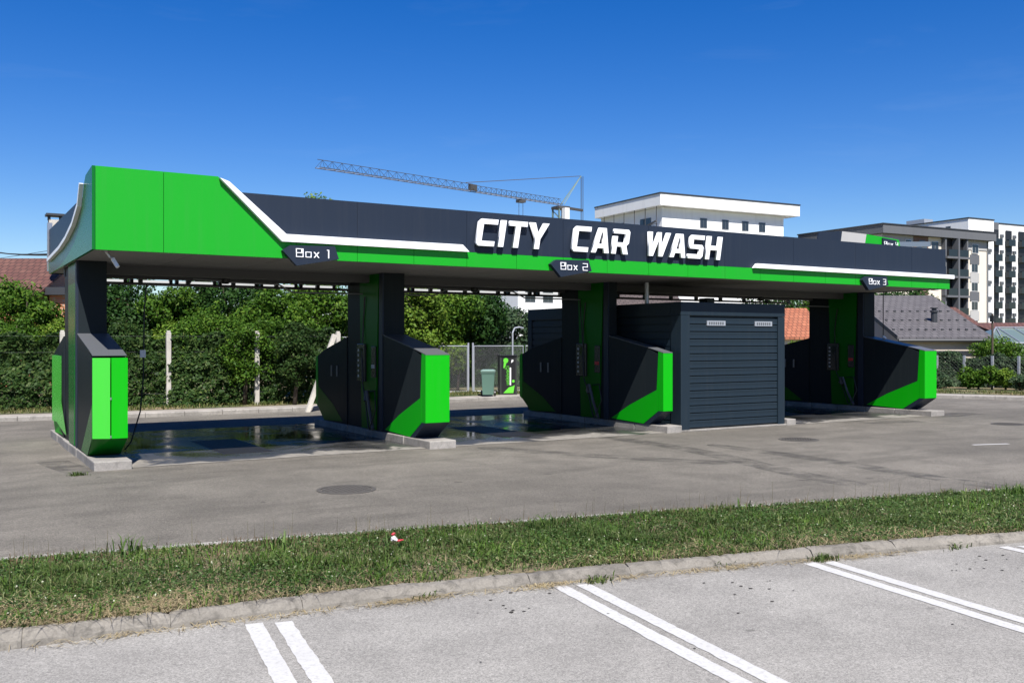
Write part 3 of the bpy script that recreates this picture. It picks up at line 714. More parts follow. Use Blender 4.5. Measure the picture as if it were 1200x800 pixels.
# floor drains (black grating beds)
DRAIN = mat('drain_grate', (.02,.02,.02), .5, .3)
for lab, dx in (('black drain grating in the wet floor of box 1', 4.4), ('black drain grating in the wet floor of box 2', 10.2), ('black drain grating in the wet floor of box 3', 19.6)):
    e = empty('floor_drain', (dx+.45,18.2,0), lab, 'drain', 'drains in the bay floors')
    b = MB(); b.box(dx,dx+.9,17.0,19.6,.0,.010); b.build('frame', DRAIN, e)
    b = MB()
    for k in range(40): b.box(dx+.04,dx+.86,17.05+k*.063,17.085+k*.063,.0105,.016)
    b.build('grate', DRAIN, e)

# ------------------------------------------------------------------ foliage builders
def vnoise(p, sc, seed):
    """cheap smooth value noise on 2-D points"""
    r = np.random.default_rng(seed); g_ = r.uniform(0,1,(64,64)); q = (p*sc+1000); i = np.floor(q).astype(int); f = q-i; f = f*f*(3-2*f)
    G = lambda a, b: g_[a % 64, b % 64]
    return (G(i[:,0],i[:,1])*(1-f[:,0])+G(i[:,0]+1,i[:,1])*f[:,0])*(1-f[:,1])+(G(i[:,0],i[:,1]+1)*(1-f[:,0])+G(i[:,0]+1,i[:,1]+1)*f[:,0])*f[:,1]
def leaf_mesh(name, pts, nrm, size, m, parent=None, tag_=None, fold=.25):
    """one mesh of many small leaves (rhombic, 4 vertices)"""
    n = len(pts); s = size*rng.uniform(.6, 1.35, n)[:,None]
    nrm = nrm/np.linalg.norm(nrm, axis=1, keepdims=True)
    r = rng.normal(size=(n,3)); u = np.cross(nrm, r); u /= np.linalg.norm(u, axis=1, keepdims=True); v = np.cross(nrm, u)
    V = np.empty((n,4,3)); V[:,0] = pts-u*s; V[:,1] = pts-v*s*.55+nrm*s*fold*.5; V[:,2] = pts+u*s; V[:,3] = pts+v*s*.55+nrm*s*fold*.5
    V = V.reshape(-1,3)
    base = tree_base(parent); V = V - np.array(base)
    me = bpy.data.meshes.new(name); me.vertices.add(n*4); me.vertices.foreach_set('co', V.ravel())
    me.loops.add(n*4); me.loops.foreach_set('vertex_index', np.arange(n*4)); me.polygons.add(n)
    me.polygons.foreach_set('loop_start', np.arange(n)*4); me.polygons.foreach_set('loop_total', np.full(n,4))
    me.materials.append(m); me.update(); me.validate()
    o = bpy.data.objects.new(name, me); COL.objects.link(o)
    if parent: o.parent = parent
    return o
def crown_points(c, rad, n, clumps, fill=.35):
    """leaves spread over many lumps placed inside an ellipsoid"""
    c = np.array(c); rad = np.array(rad)
    d = rng.normal(size=(clumps,3)); d /= np.linalg.norm(d, axis=1, keepdims=True)
    rr = rng.uniform(.25, 1, clumps)**.5; cc = c + d*rad*rr[:,None]*.82
    cs = rng.uniform(.16, .40, clumps)*rad.mean()
    k = rng.choice(clumps, n, p=cs**2/np.sum(cs**2))
    e = rng.normal(size=(n,3)); e /= np.linalg.norm(e, axis=1, keepdims=True)
    p = cc[k] + e*(cs[k]*rng.uniform(.55, 1.12, n))[:,None]*np.array([1,1,.8])
    nr = e*.9 + rng.normal(size=(n,3))*.55 + np.array([0,0,.45])
    return p, nr
def tree(name, px, D, top, rad, m, label, n, leaf, cat='tree', low=.35, squash=1.0, clumps=60, group=None, zb=.12):
    c = W(px, D, zb); e = empty(name, c, label, cat, group)
    hz_ = (top-zb)*(1-low)/2; cz = top-hz_
    n = int(n*2.1); leaf = leaf*.76
    p, nr = crown_points((c.x,c.y,cz), (rad,rad*.9,hz_*squash), n, clumps)
    p[:,2] = np.maximum(p[:,2], zb+.05)
    leaf_mesh('crown', p, nr, leaf, m, e)
    b = MB(); r0 = max(.05, .03*top)
    b.tube([(c.x,c.y,zb-.1),(c.x+.06,c.y,zb+(cz-zb)*.5),(c.x,c.y+.05,cz+hz_*.3)], r0, 8, r0*.35)
    for k in range(6):
        a = random.uniform(0,6.28); z1 = zb+(cz-zb)*random.uniform(.45,.95)
        q_ = (c.x+math.cos(a)*rad*.65, c.y+math.sin(a)*rad*.65, z1+hz_*random.uniform(.35,.8))
        b.tube([(c.x+.03,c.y,z1),((c.x+q_[0])/2,(c.y+q_[1])/2,z1*.45+q_[2]*.55),q_], r0*.4, 6, r0*.12)
    b.build('trunk', BARK, e, smooth=True)
    return e
# left: hedge climbing the fence, shrubs and trees behind it
FA, FB = Vector((-12.5,31.8,0)), Vector((12.1,27.4,0))          # line of the concrete-post fence
fd = (FB-FA).normalized(); fn = Vector((-fd.y, fd.x, 0))         # fn points away from the camera
def hedge(name, A, Bp, h, thick, n, leaf, m, label, cat='hedge', zb=.12, wob=.35):
    e = empty(name, ((A+Bp)/2), label, cat); L = (Bp-A).length; d = (Bp-A)/L; nn = Vector((-d.y,d.x,0))
    u = rng.uniform(0, L, n); f = np.sin(u*1.7)+np.sin(u*.63+1)+.6*np.sin(u*4.1)
    tn = vnoise(np.stack([u,u*0+3],1), .9, 41)+.5*vnoise(np.stack([u,u*0+7],1), 3.1, 42)
    hh = h*(1+wob*.10*f+.42*(tn-.75)); w = rng.uniform(0,1,n)**.9
    side = rng.uniform(0,1,n) < .72
    vn = vnoise(np.stack([u,w*h],1), 1.6, 5); vm = vnoise(np.stack([u,w*h],1), 5.2, 6)
    th = thick*(.35+.85*vn+.45*vm)
    off = np.where(side, -th*np.sqrt(np.clip(1-(w*.95)**3,0,1))*rng.uniform(.72,1.12,n), rng.uniform(-1,1,n)*th*.8)
    z = np.where(side, w*hh, hh*rng.uniform(.82,1.04,n)) + zb
    P = np.array(A)[None,:]+np.array(d)[None,:]*u[:,None]+np.array(nn)[None,:]*off[:,None]; P[:,2] = z
    nr = rng.normal(size=(n,3))*.6 + np.where(side[:,None], -np.array(nn)[None,:]*.8, 0) + np.array([0,0,.5])
    leaf_mesh('foliage', P, nr, leaf, m, e)
    b = MB()
    for k in range(int(L/1.1)):
        p = A+d*(k*1.1+.4); b.tube([(p.x,p.y,zb-.1),(p.x+.05,p.y,zb+h*.5),(p.x-.1,p.y+.05,zb+h*.85)], .025, 5, .008)
    b.build('stems', BARK, e); return e
hedge('hedge', FA+fn*.46, FB+fn*.46-fd*.6, 1.95, .50, 110000, .058, LEAF_IVY, 'dense dark hedge pressing through the concrete-post fence on the left')
bush = [  # px, D, top z, radius, material, label, n, leaf
 (-10, 31.5, 4.3, 1.7, LEAF_MID, 'mid green shrub at the left picture edge below the red roof', 5200, .085),
 (28, 31.8, 4.0, 1.4, LEAF_MID, 'mid green rounded shrub in front of the red tiled roof', 4600, .08),
 (68, 31.0, 2.9, .9, LEAF_PALE, 'yellow green flowering shrub beside the leftmost pylon', 2600, .075),
 (150, 32.3, 4.6, 1.7, LEAF_DARK, 'dark tree just right of the leftmost pylon column', 6000, .085),
 (212, 32.0, 4.1, 1.5, LEAF_MID, 'mid green tree behind the hanging hose of box 1', 5200, .085),
 (197, 30.5, 2.75, .6, LEAF_PALE, 'small yellow green shrub above the fence post with its top in sun', 1500, .07),
 (270, 33.0, 4.9, 1.9, LEAF_DARK, 'dark broad tree in the middle of the box 1 opening', 7000, .09),
 (256, 29.2, 3.4, 1.05, LEAF_MID, 'mid green shrub drooping over the hedge between the two upright white posts', 3000, .07),
 (222, 28.35, 2.95, .75, LEAF_MID, 'green shrub growing out of the hedge right of the first upright white post', 2600, .062),
 (286, 28.15, 2.75, .7, LEAF_MID, 'low green shrub on the hedge face left of the second upright white post', 2300, .062),
 (345, 28.3, 2.5, .6, LEAF_IVY, 'olive green shrub on the hedge face near the leaning white post', 2000, .062),
 (20, 29.9, 3.0, .95, LEAF_MID, 'mid green shrub over the hedge at the far left', 2800, .065),
 (318, 28.9, 3.0, .8, LEAF_MID, 'small shrub spilling over the hedge right of the second upright white post', 2200, .07),
 (150, 30.2, 2.95, .8, LEAF_IVY, 'olive shrub on the hedge just right of the leftmost pylon', 2200, .07),
 (360, 30.2, 2.8, .8, LEAF_MID, 'light shrub behind the leaning white post', 2000, .07),
 (492, 34.9, 4.6, 1.0, LEAF_PALE, 'yellow green sunlit tree beside the second pylon column', 3400, .085),
 (322, 32.0, 4.0, 1.5, LEAF_MID, 'mid green leafy tree left of the leaning white post', 5200, .085),
 (372, 33.5, 4.6, 1.7, LEAF_MID, 'leafy tree at the left edge of the second pylon column', 6000, .09),
 (455, 36.0, 5.2, 2.0, LEAF_DARK, 'dark tree hidden mostly behind the second pylon', 6000, .10),
 (505, 37.5, 5.2, 2.0, LEAF_MID, 'mid green tree right of the second pylon column', 6800, .10),
 (548, 39.5, 5.0, 1.9, LEAF_DARK, 'dark green tree above the chain link gate fence', 7000, .105),
 (602, 42.0, 3.7, 1.7, LEAF_BLUE, 'dull green tree at the left edge of the shed wall', 5000, .105),
 (372, 48.0, 9.4, 1.9, LEAF_PALE, 'tall tree whose yellow green tip shows above the dark fascia', 4200, .12),
 (442, 46.0, 8.75, 1.5, LEAF_MID, 'tall tree whose tip barely shows above the roof edge', 3000, .12),
]
for px, D, top, rad, m, lab, n, lf in bush:
    tree('shrub' if top < 3.2 else 'leafy_tree', px, D, top, rad, m, lab, n, lf, 'shrub' if top < 3.2 else 'tree', low=.18 if top < 6 else .5, group='trees and shrubs behind the left fence')
# small climber on the chain link fence
tree('shrub', 536, 35.9, 2.15, .55, LEAF_PALE, 'small pale leafy climber at the chain link fence beside the green cap', 900, .07, 'shrub', low=.3)
# right side greenery
right = [(965, 66, 6.0, 2.6, LEAF_MID, 'mid green tree between the shed and the rightmost pylon', 5000, .13, 'tree'),
 (900, 66, 6.2, 2.8, LEAF_DARK, 'dark tree behind the right corner of the shed', 4500, .13, 'tree'),
 (932, 44, 2.15, .7, LEAF_PALE, 'pale shrub in front of the orange tiled house', 1800, .09, 'shrub'),
 (1005, 70, 6.6, 3.0, LEAF_DARK, 'dark tree above the ridge of the grey roofed house', 4200, .17, 'tree'),
 (1062, 72, 6.3, 3.2, LEAF_DARK, 'dark broad tree behind the grey roof right of the last pylon', 4200, .17, 'tree'),
 (1172, 47, 2.2, 1.5, LEAF_MID, 'rounded shrub in front of the greenhouse', 3200, .08, 'shrub')]
for px, D, top, rad, m, lab, n, lf, cat in right:
    tree('shrub' if cat == 'shrub' else 'leafy_tree', px, D, top, rad, m, lab, n, lf, cat, low=.2, group='trees and shrubs on the right side')

# ------------------------------------------------------------------ fences
def wire_net(b, A, Bp, z0_, z1_, pitch=.075, r=.0028):
    d = (Bp-A); L = d.length; d = d/L; h = z1_-z0_; k = int((L+h)/pitch)
    for i in range(k):
        for sg in (1,-1):
            u0 = i*pitch-h if sg > 0 else i*pitch; u1 = u0+h*sg
            ua, za, ub, zb_ = u0, z0_, u1, z1_
            if sg > 0:
                if ua < 0: za = z0_-ua; ua = 0
                if ub > L: zb_ = z1_-(ub-L); ub = L
            else:
                if ua > L: za = z0_+(ua-L); ua = L
                if ub < 0: zb_ = z1_+ub; ub = 0
            if zb_-za < .03: continue
            p = A+d*ua; q_ = A+d*ub
            b.tube([(p.x,p.y,za),(q_.x,q_.y,zb_)], r, 3)
fen = empty('concrete_post_fence', (FA+FB)/2, 'wire fence on pale concrete posts along the left hedge', 'fence')
Lf = (FB-FA).length
k = 0
for px, lean in ((-60,0),(73,0),(197.5,0),(301,0),(396,0)):
    tt = (px-600)/FOC; r_ = Vector((FX+tt*FY, FY-tt*FX, 0))
    # intersection of the view ray with the fence line
    den = r_.x*fd.y - r_.y*fd.x; D = (FA.x*fd.y-FA.y*fd.x)/den; p = r_*D
    b = MB(); b.box(p.x-.065,p.x+.065,p.y-.065,p.y+.065,-.05,2.26); b.box(p.x-.05,p.x+.05,p.y-.05,p.y+.05,2.26,2.31); b.build('post', POSTC, fen, bevel=.012)
p = W(392, 27.6); p2 = W(360, 27.0)
b = MB(); d3 = Vector((p.x-p2.x,p.y-p2.y,2.2)); b.tube([(p2.x,p2.y,-.02),(p.x,p.y,2.2)], .085, 4); b.build('brace', POSTC, fen)
b = MB()
for z in (.5,1.1,1.7,2.15): b.tube([tuple(FA+Vector((0,0,z))+fn*.07), tuple(FB+Vector((0,0,z))+fn*.07)], .003, 4)
wire_net(b, FA+fn*.22, FB+fn*.22, .2, 1.85, .12, .0015); b.build('wire_mesh', MESHW, fen)
# gate and chain link panels at the back
def panel(e, A, Bp, z0_, z1_, posts=True):
    b = MB(); T3 = lambda P, z: (P.x,P.y,z)
    b.tube([T3(A,z0_),T3(A,z1_),T3(Bp,z1_),T3(Bp,z0_),T3(A,z0_)], .022, 6); b.build('frame', GALV, e)
    b = MB(); wire_net(b, A, Bp, z0_, z1_, .075, .0022); b.build('wire_mesh', MESHW2, e)
gA, gM, gM2, gB = W(462, 34.3), W(547.5, 35.3), W(555.5, 35.4), W(613, 36.0)
for A, Bp, lab in ((gA, gM, 'chain link fence panel left of the double steel post'), (gM2, gB, 'chain link fence panel behind the bin and the vacuum cabinet')):
    e = empty('chain_link_fence', (A+Bp)/2, lab, 'fence', 'chain link panels by the bin'); panel(e, A, Bp, .15, 1.83)
    b = MB(); q_ = Bp if Bp == gM else A; b.tube([(q_.x+.12*(1 if q_ == gM else -1)*.4, q_.y,-.05),(q_.x+.12*(1 if q_ == gM else -1)*.4,q_.y,1.95)], .035, 8); b.build('post', GALV, e)
e = empty('chain_link_fence', W(690,38.2), 'chain link fence run hidden behind the shed', 'fence', 'chain link panels by the bin'); panel(e, W(616,36.1), W(780,38.5), .15, 1.83)
e = empty('gate_frame', W(375,29.5), 'small galvanised gate frame behind the leaning white post', 'gate frame')
A, Bp = W(384,29.6), W(416,29.9); b = MB(); b.tube([(A.x,A.y,.1),(A.x,A.y,2.15),(Bp.x,Bp.y,2.12),(Bp.x,Bp.y,.1)], .025, 6); b.build('frame', GALV, e)
b = MB(); wire_net(b, A, Bp, .2, 2.1, .09, .003); b.build('wire_mesh', GALV, e)
hedge('hedge', W(452,38.6), W(640,40.2), 1.75, .6, 30000, .07, LEAF_DARK, 'dark hedge behind the chain link fence by the bin', wob=.5)
# right hedge behind a steel post fence
RA, RB = W(1060,40.5), W(1290,36)
e = empty('steel_post_fence', (RA+RB)/2, 'low wire fence on grey steel posts along the right verge', 'fence')
rdv = (RB-RA).normalized()
for px in (1064,1098,1130,1163,1194,1226):
    s_ = (px-1060)/230; p = W(px, 40.5-4.5*s_); b = MB(); b.box(p.x-.04,p.x+.04,p.y-.04,p.y+.04,0,1.42); b.build('post', GALV, e)
b = MB(); wire_net(b, RA, RB, .15, 1.38, .14, .0015)
for z in (.4,.9,1.38): b.tube([(RA.x,RA.y,z),(RB.x,RB.y,z)], .003, 4)
b.build('wire_mesh', MESHW, e)
rn = Vector((-rdv.y, rdv.x, 0))
hedge('hedge', RA+rn*.62, RB+rn*.62, 1.2, .5, 30000, .06, LEAF_BLUE, 'loose grey green hedge behind the right steel post fence', wob=.9)
pl = [(1102,.55,.55,LEAF_BLUE,'low brownish green shrub at the right cap of the last pylon'),(1134,.95,.5,LEAF_MID,'bright green shrub at the foot of the first right fence post'),(1146,.8,.4,LEAF_MID,'bright green shrub between two fence posts on the right'),(1162,1.0,.5,LEAF_MID,'bright green shrub at the foot of the middle right fence post'),(1178,.9,.45,LEAF_PALE,'yellowish shrub right of the middle fence post'),(1195,.6,.5,LEAF_BLUE,'brownish low shrub at the right picture edge')]
for px, top, rad, m, lab in pl:
    tree('shrub', px, 38.8-(px-1060)*.018, top+.1, rad, m, lab, 900, .06, 'shrub', low=.05, group='shrubs along the right fence')

# ------------------------------------------------------------------ bin, vacuum cabinet and bits at the back
c = W(572, 32.7); wb = empty('wheelie_bin', (c.x,c.y,.116), 'green wheelie bin with pale lid in front of the chain link fence', 'bin')
b = MB(); s0, s1 = .19, .25
ax = Vector((FY,-FX,0)); ay = Vector((FX,FY,0))
def ring(s, t, z): return [tuple(c+ax*a_+ay*b2+Vector((0,0,z))) for a_, b2 in ((-s,-t),(s,-t),(s,t),(-s,t))]
z_ = .116
b.add(ring(.185,.2,z_+.06)+ring(.225,.25,z_+.80)+ring(.245,.27,z_+.80)+ring(.245,.27,z_+.85), [(3,2,1,0)]+[(i,(i+1)%4,4+(i+1)%4,4+i) for i in range(4)]+[(4+i,4+(i+1)%4,8+(i+1)%4,8+i) for i in range(4)]+[(8+i,8+(i+1)%4,12+(i+1)%4,12+i) for i in range(4)]+[(12,13,14,15)])
b.build('body', BIN, wb, bevel=.012)
b = MB(); b.add(ring(.25,.28,z_+.853)+ring(.255,.285,z_+.89)+ring(.17,.19,z_+.925), [(3,2,1,0)]+[(i,(i+1)%4,4+(i+1)%4,4+i) for i in range(4)]+[(4+i,4+(i+1)%4,8+(i+1)%4,8+i) for i in range(4)]+[(8,9,10,11)]); b.build('lid', BIND, wb, bevel=.01)
for sg in (-1,1):
    b = MB(); q_ = c+ax*(.23*sg)+ay*.2; b.tube([tuple(q_+ax*(-.03)+Vector((0,0,z_+.1))),tuple(q_+ax*.03+Vector((0,0,z_+.1)))], .10, 14); b.build('wheel', BLACK, wb)
b = MB(); b.tube([tuple(c+ax*(-.2)+ay*.3+Vector((0,0,z_+.86))), tuple(c+ax*.2+ay*.3+Vector((0,0,z_+.86)))], .018, 6); b.build('handle', BIN, wb)
# vacuum cabinet
c = W(593, 33.7); vc = empty('vacuum_cabinet', (c.x,c.y,.116), 'black vacuum cleaner cabinet with green printed front beside the bin', 'vacuum cleaner')
va = Vector((.92,-.39,0)); vb = Vector((.39,.92,0))   # front runs along va
CAB = panel_mat('cabinet_dark', (.03,.035,.03), .4); PRINT = mat('green_print', (.10,.50,.03), .5); PRINTW = mat('white_print', (.7,.7,.7), .5); PINK = mat('pale_print',(.35,.6,.12),.5)
o0 = c-va*.22
b = MB(); b.obox(o0, va, vb, 0, .62, 0, .62, z_+.0, z_+1.36); b.build('body', CAB, vc, bevel=.012)
b = MB(); b.obox(o0, va, vb, -.02, .64, -.03, .64, z_+1.362, z_+1.40); b.build('top', BLACK, vc)
def on_front(u, v, n): p = o0+va*(.06+u)+vb*(-.004-n); return (p.x, p.y, z_+.04+v)
outline_obj('front_panel', [[rect(0,.5,0,1.28)]], .006, BLACK, on_front, vc)
def on_front2(u, v, n): p = o0+va*(.06+u)+vb*(-.010-n); return (p.x, p.y, z_+.04+v)
circ = lambda cx, cy, r_: [(cx+r_*math.cos(a_*.449), cy+r_*math.sin(a_*.449)) for a_ in range(14)]
outline_obj('green_graphic', [[[(.06,.02),(.42,.02),(.47,.30),(.40,.26),(.26,.22)]],[circ(.15,1.17,.09)],[[(.06,.9),(.12,.92),(.17,1.08),(.08,1.10)]],[circ(.42,.44,.05)]], .004, PRINT, on_front2, vc)
outline_obj('white_graphic', [[rect(.29,.34,.3,.92)],[[(.34,1.08),(.42,1.14),(.42,1.2),(.36,1.2)]]], .004, PRINTW, on_front2, vc)
fc = bpy.data.curves.new('txt', 'FONT'); fc.body = 'usisivači'; fc.size = .2; tmp = bpy.data.objects.new('tmp', fc); COL.objects.link(tmp)
dg = bpy.context.evaluated_depsgraph_get(); me = bpy.data.meshes.new_from_object(tmp.evaluated_get(dg)); bpy.data.objects.remove(tmp)
xs_ = [v.co.x for v in me.vertices]; wid = max(xs_)-min(xs_)
for v in me.vertices: u, w_ = v.co.x*.66/wid, v.co.y; v.co = Vector(on_front2(.27-w_, .30+u, .004)) - vc.location
me.materials.clear(); me.materials.append(PRINT); o = bpy.data.objects.new('lettering', me); COL.objects.link(o); o.parent = vc
b = MB(); q_ = o0+va*.5+vb*.3; b.tube([(q_.x,q_.y,z_+1.40),(q_.x,q_.y,z_+2.2),(q_.x+.08,q_.y,z_+2.36),(q_.x+.28,q_.y,z_+2.40),(q_.x+.45,q_.y,z_+2.36)], .03, 8); b.build('hose_arm', GALV, vc)

# ------------------------------------------------------------------ far buildings
def frame(px, D, ang_r=62.1):
    a = R(ang_r); A = Vector((math.sin(a), math.cos(a))); 
    ax_ = Vector((A.y*FX+A.x*FY, A.y*FY-A.x*FX, 0)); bl = Vector((-ax_.y, ax_.x, 0))
    return W(px, D), ax_, bl        # corner, direction of the right face, direction of the left face (into depth)
def win(e, o, ax_, ay_, a0, a1, off, z0_, z1_, mframe, panes=2):
    """window on the face b=off (front side is -ay): frame proud of the wall, panes set in"""
    b = MB(); b.obox(o, ax_, ay_, a0, a1, off-.06, off-.004, z0_, z1_); w = b.build('window', mframe, e)
    b = MB(); n_ = panes; pw = (a1-a0-.08)/n_
    for k in range(n_): b.obox(o, ax_, ay_, a0+.06+k*pw, a0+.02+(k+1)*pw, off-.075, off-.0605, z0_+.07, z1_-.07)
    b.build('pane', GLASS, w)
def winL(e, o, ax_, bl, b0, b1, off, z0_, z1_, mframe, panes=2):     # window on the left face
    b = MB(); b.obox(o, ax_, bl, off-.06, off-.004, b0, b1, z0_, z1_); w = b.build('window', mframe, e)
    b = MB(); pw = (b1-b0-.08)/panes
    for k in range(panes): b.obox(o, ax_, bl, off-.075, off-.0605, b0+.06+k*pw, b0+.02+(k+1)*pw, z0_+.07, z1_-.07)
    b.build('pane', GLASS, w)
FRD = mat('window_frame_grey', (.16,.17,.18), .5)
# A: unfinished white block right of the crane
DA = 130; o, ax_, bl = frame(774, DA); k = DA/75
zt = 2+175/FOC*DA; wl, ll = 14.8*k, 9.5*k
ea = empty('apartment_building', o, 'white flat roofed block with overhanging parapet and four small windows behind the sign', 'building')
rec = 1.1
b = MB(); b.obox(o, ax_, bl, rec, wl-2.2, rec, ll, zt-6.2, zt-1.8); b.build('upper_wall', PLASTER_W, ea)
b = MB(); b.obox(o, ax_, bl, 0, wl, 0, ll, zt-1.75, zt-.18); b.build('parapet', PLASTER_W, ea)
b = MB(); b.obox(o, ax_, bl, -.08, wl+.08, -.08, ll+.08, zt-.178, zt); b.build('roof_edge', ROOFD, ea)
b = MB(); b.obox(o, ax_, bl, .05, wl-.4, .1, ll, zt-6.6, zt-6.21); b.build('ledge', PLASTER_W, ea)
b = MB(); b.obox(o, ax_, bl, .4, wl-.8, .5, ll, -1, zt-6.61); b.build('lower_wall', PLASTER_W, ea)
for f in (.30,.455,.60,.725):
    win(ea, o, ax_, bl, f*wl, f*wl+1.25, rec, zt-4.35, zt-2.95, FRD)
for fb in (.22,.62): winL(ea, o, ax_, bl, fb*ll, fb*ll+2.6, rec, zt-4.6, zt-3.0, FRD, 3)
b = MB()
for i in range(6):
    q_ = o+ax_*.2+bl*(1.2+i*2.6); b.tube([(q_.x,q_.y,zt-6.2),(q_.x,q_.y,zt-1.76)], .05, 4)
for z in (zt-5.2, zt-4.2): 
    q_, r_ = o+ax_*.2+bl*1.0, o+ax_*.2+bl*(ll-.4); b.tube([(q_.x,q_.y,z),(r_.x,r_.y,z)], .05, 4)
q_, r_ = o+ax_*(-.3)+bl*.6, o+ax_*(-.3)+bl*9; b.tube([(q_.x,q_.y,zt-3.9),(r_.x,r_.y,zt-5.7)], .14, 4)
b.build('scaffold', CRANE, ea)
# B: grey and cream block with balconies
DB = 133; o, ax_, bl = frame(1035, DB); k = DB/95
zt = 2+139/FOC*DB; wl, ll = 17.5*k, 11.6*k
eb = empty('apartment_building', o, 'cream and grey apartment block with glazed balconies right of the sign', 'building')
b = MB(); b.obox(o, ax_, bl, .9, wl-.9, .9, ll, -1, zt-1.4); b.build('wall', PLASTER_C, eb)
b = MB(); b.obox(o, ax_, bl, 0, wl, 0, ll, zt-1.38, zt-.16); b.build('eaves', PLASTER_D, eb)
b = MB(); b.obox(o, ax_, bl, -.1, wl+.1, -.1, ll+.1, zt-.158, zt); b.build('roof', ROOFD, eb)
sh = 2.85; zz0 = zt-1.4
b = MB(); b.obox(o, ax_, bl, .88, .9+6.2, .80, .898, zz0-sh*.75, zz0-.01); b.obox(o, ax_, bl, .80, .898, .80, ll, zz0-sh*1.1, zz0-.01); b.build('grey_band', PLASTER_G, eb)
b = MB(); b.obox(o, ax_, bl, 7.2, 10.3, .80, .898, -1, zz0-.01); b.build('brown_panel', PLASTER_B, eb)
b = MB(); b.obox(o, ax_, bl, wl-6.0, wl-1.0, .80, .898, zz0-sh*.5, zz0-.01); b.build('grey_panel', PLASTER_G, eb)
for fl in range(6):
    zc = zz0-sh*(fl+1)
    for a0, wd in ((1.6,1.2),(4.0,.8),(5.4,1.2)): 
        if fl > 0 or a0 != 4.0: win(eb, o, ax_, bl, a0, a0+wd, .797, zc+1.0, zc+2.3, FRAMEW, 1)
    win(eb, o, ax_, bl, 8.3, 9.6, .797, zc+.9, zc+2.3, FRD)
    win(eb, o, ax_, bl, 11.0, 12.6, .898, zc+.9, zc+2.3, FRAMEW)
    win(eb, o, ax_, bl, wl-4.6, wl-3.1, .797 if fl == 0 else .898, zc+.9, zc+2.3, FRAMEW)
    if fl < 5:
        b = MB(); b.obox(o, ax_, bl, wl-4.9, wl-2.8, .82, .895, zc-.55 if fl else zc-.7, zc+.85 if fl else zc+.7); b.build('spandrel_panel', PLASTER_D if fl % 2 == 0 else PLASTER_G, eb)
    for a0 in (3.0, 6.2, 10.2): winL(eb, o, ax_, bl, a0, a0+1.4, .797 if fl == 0 else .898, zc+1.0, zc+2.3, FRAMEW, 1)
# balcony bay: dark recess with slabs, columns and glass
b = MB(); b.obox(o, ax_, bl, 13.3, wl-6.3, .84, .896, -1, zz0-.02); b.build('balcony_recess', BLACK, eb)
b = MB()
for fl in range(7): b.obox(o, ax_, bl, 13.2, wl-6.2, -.2, .838, zz0-sh*(fl+1)-.16, zz0-sh*(fl+1)+.14)
b.build('balcony_slab', PLASTER_D, eb)
mid_ = (13.2+wl-6.2)/2
b = MB()
for a0 in (13.2, mid_-.2, wl-6.5): b.obox(o, ax_, bl, a0, a0+.32, -.24 if a0 == mid_-.2 else .2, .836, -1, zz0-.03)
b.build('balcony_column', PLASTER_D, eb)
for fl in range(6):
    for a0, a1 in ((13.55,mid_-.24),(mid_+.16,wl-6.54)):
        b = MB(); z2 = zz0-sh*(fl+1)+.16; b.obox(o, ax_, bl, a0, a1, -.16, -.12, z2, z2+1.0); b.build('balcony_glass', GLASSB, eb)
b = MB(); q_ = o+ax_*(wl-1.0)+bl*.7; b.tube([(q_.x,q_.y,zz0),(q_.x,q_.y,0)], .09, 6); b.build('downpipe', STEEL, eb)
# C: taller white block behind
DC = 168; o, ax_, bl = frame(1135, DC)
zt = 2+145.5/FOC*DC
ec = empty('apartment_building', o, 'tall white apartment block with columns of dark balconies at the right edge', 'building')
b = MB(); b.obox(o, ax_, bl, 0, 6.9, 0, 17, -1, zt-.2); b.build('wall', PLASTER_W, ec)
b = MB(); b.obox(o, ax_, bl, -.1, 7.0, -.1, 17.1, zt-.198, zt); b.build('roof_edge', ROOFD, ec)
b = MB(); b.obox(o, ax_, bl, 6.92, 22, .6, 15, -1, zt-.6); b.build('wing_wall', PLASTER_W, ec)
b = MB(); b.obox(o, ax_, bl, 6.93, 9.0, .5, .598, -1, zt-.4); b.build('grey_panel', PLASTER_D, ec)
b = MB(); b.obox(o, ax_, bl, 9.1, 22.1, .5, 15, zt-.598, zt-.40); b.build('wing_roof_edge', ROOFD, ec)
b = MB(); q_ = o+bl*11; b.obox(o+bl*0, ax_, bl, -.0, .0, 0, 0, 0, 0) if False else b.obox(o, ax_, bl, 1, 3.4, 10, 14, zt+.01, zt+.9); b.build('roof_unit', GALV, ec)
for fl in range(7):
    zc = zt-3.2-2.85*fl
    for a0 in (7.2, 10.9, 14.6):
        b = MB(); b.obox(o, ax_, bl, a0, a0+1.7, .42, .498, zc-1.1, zc+1.5); b.build('balcony_opening', BLACK, ec)
        b = MB(); b.obox(o, ax_, bl, a0-.1, a0+1.8, -.3, .418, zc-1.4, zc-.2); b.build('balcony_front', GLASSB, ec)
    for a0 in (5.2, 9.4, 13.0):
        b = MB(); of = -.03 if a0 < 6 else .57; b.obox(o, ax_, bl, a0, a0+.8, of-.25, of+.02, zc+.1, zc+.7); b.build('air_conditioner', STEEL, ec)
    if fl == 0:
        b = MB(); b.obox(o, ax_, bl, -.06, -.003, 3.6, 4.6, zc+1.2, zc+2.0); b.build('side_window', GLASS, ec)
# D: white block seen low through the bay behind the trees
o, ax_, bl = frame(607, 120); ed = empty('apartment_building', o, 'white block with grey windows seen low through box 2 beside the shed', 'building')
b = MB(); b.obox(o, ax_, bl, 0, 9, 0, 9, -1, 9.0); b.build('wall', PLASTER_W, ed)
for zc in (1.5,4.3,7.0):
    for a0 in (1.0,3.6,6.4): win(ed, o, ax_, bl, a0, a0+1.5, 0, zc, zc+1.4, FRD)

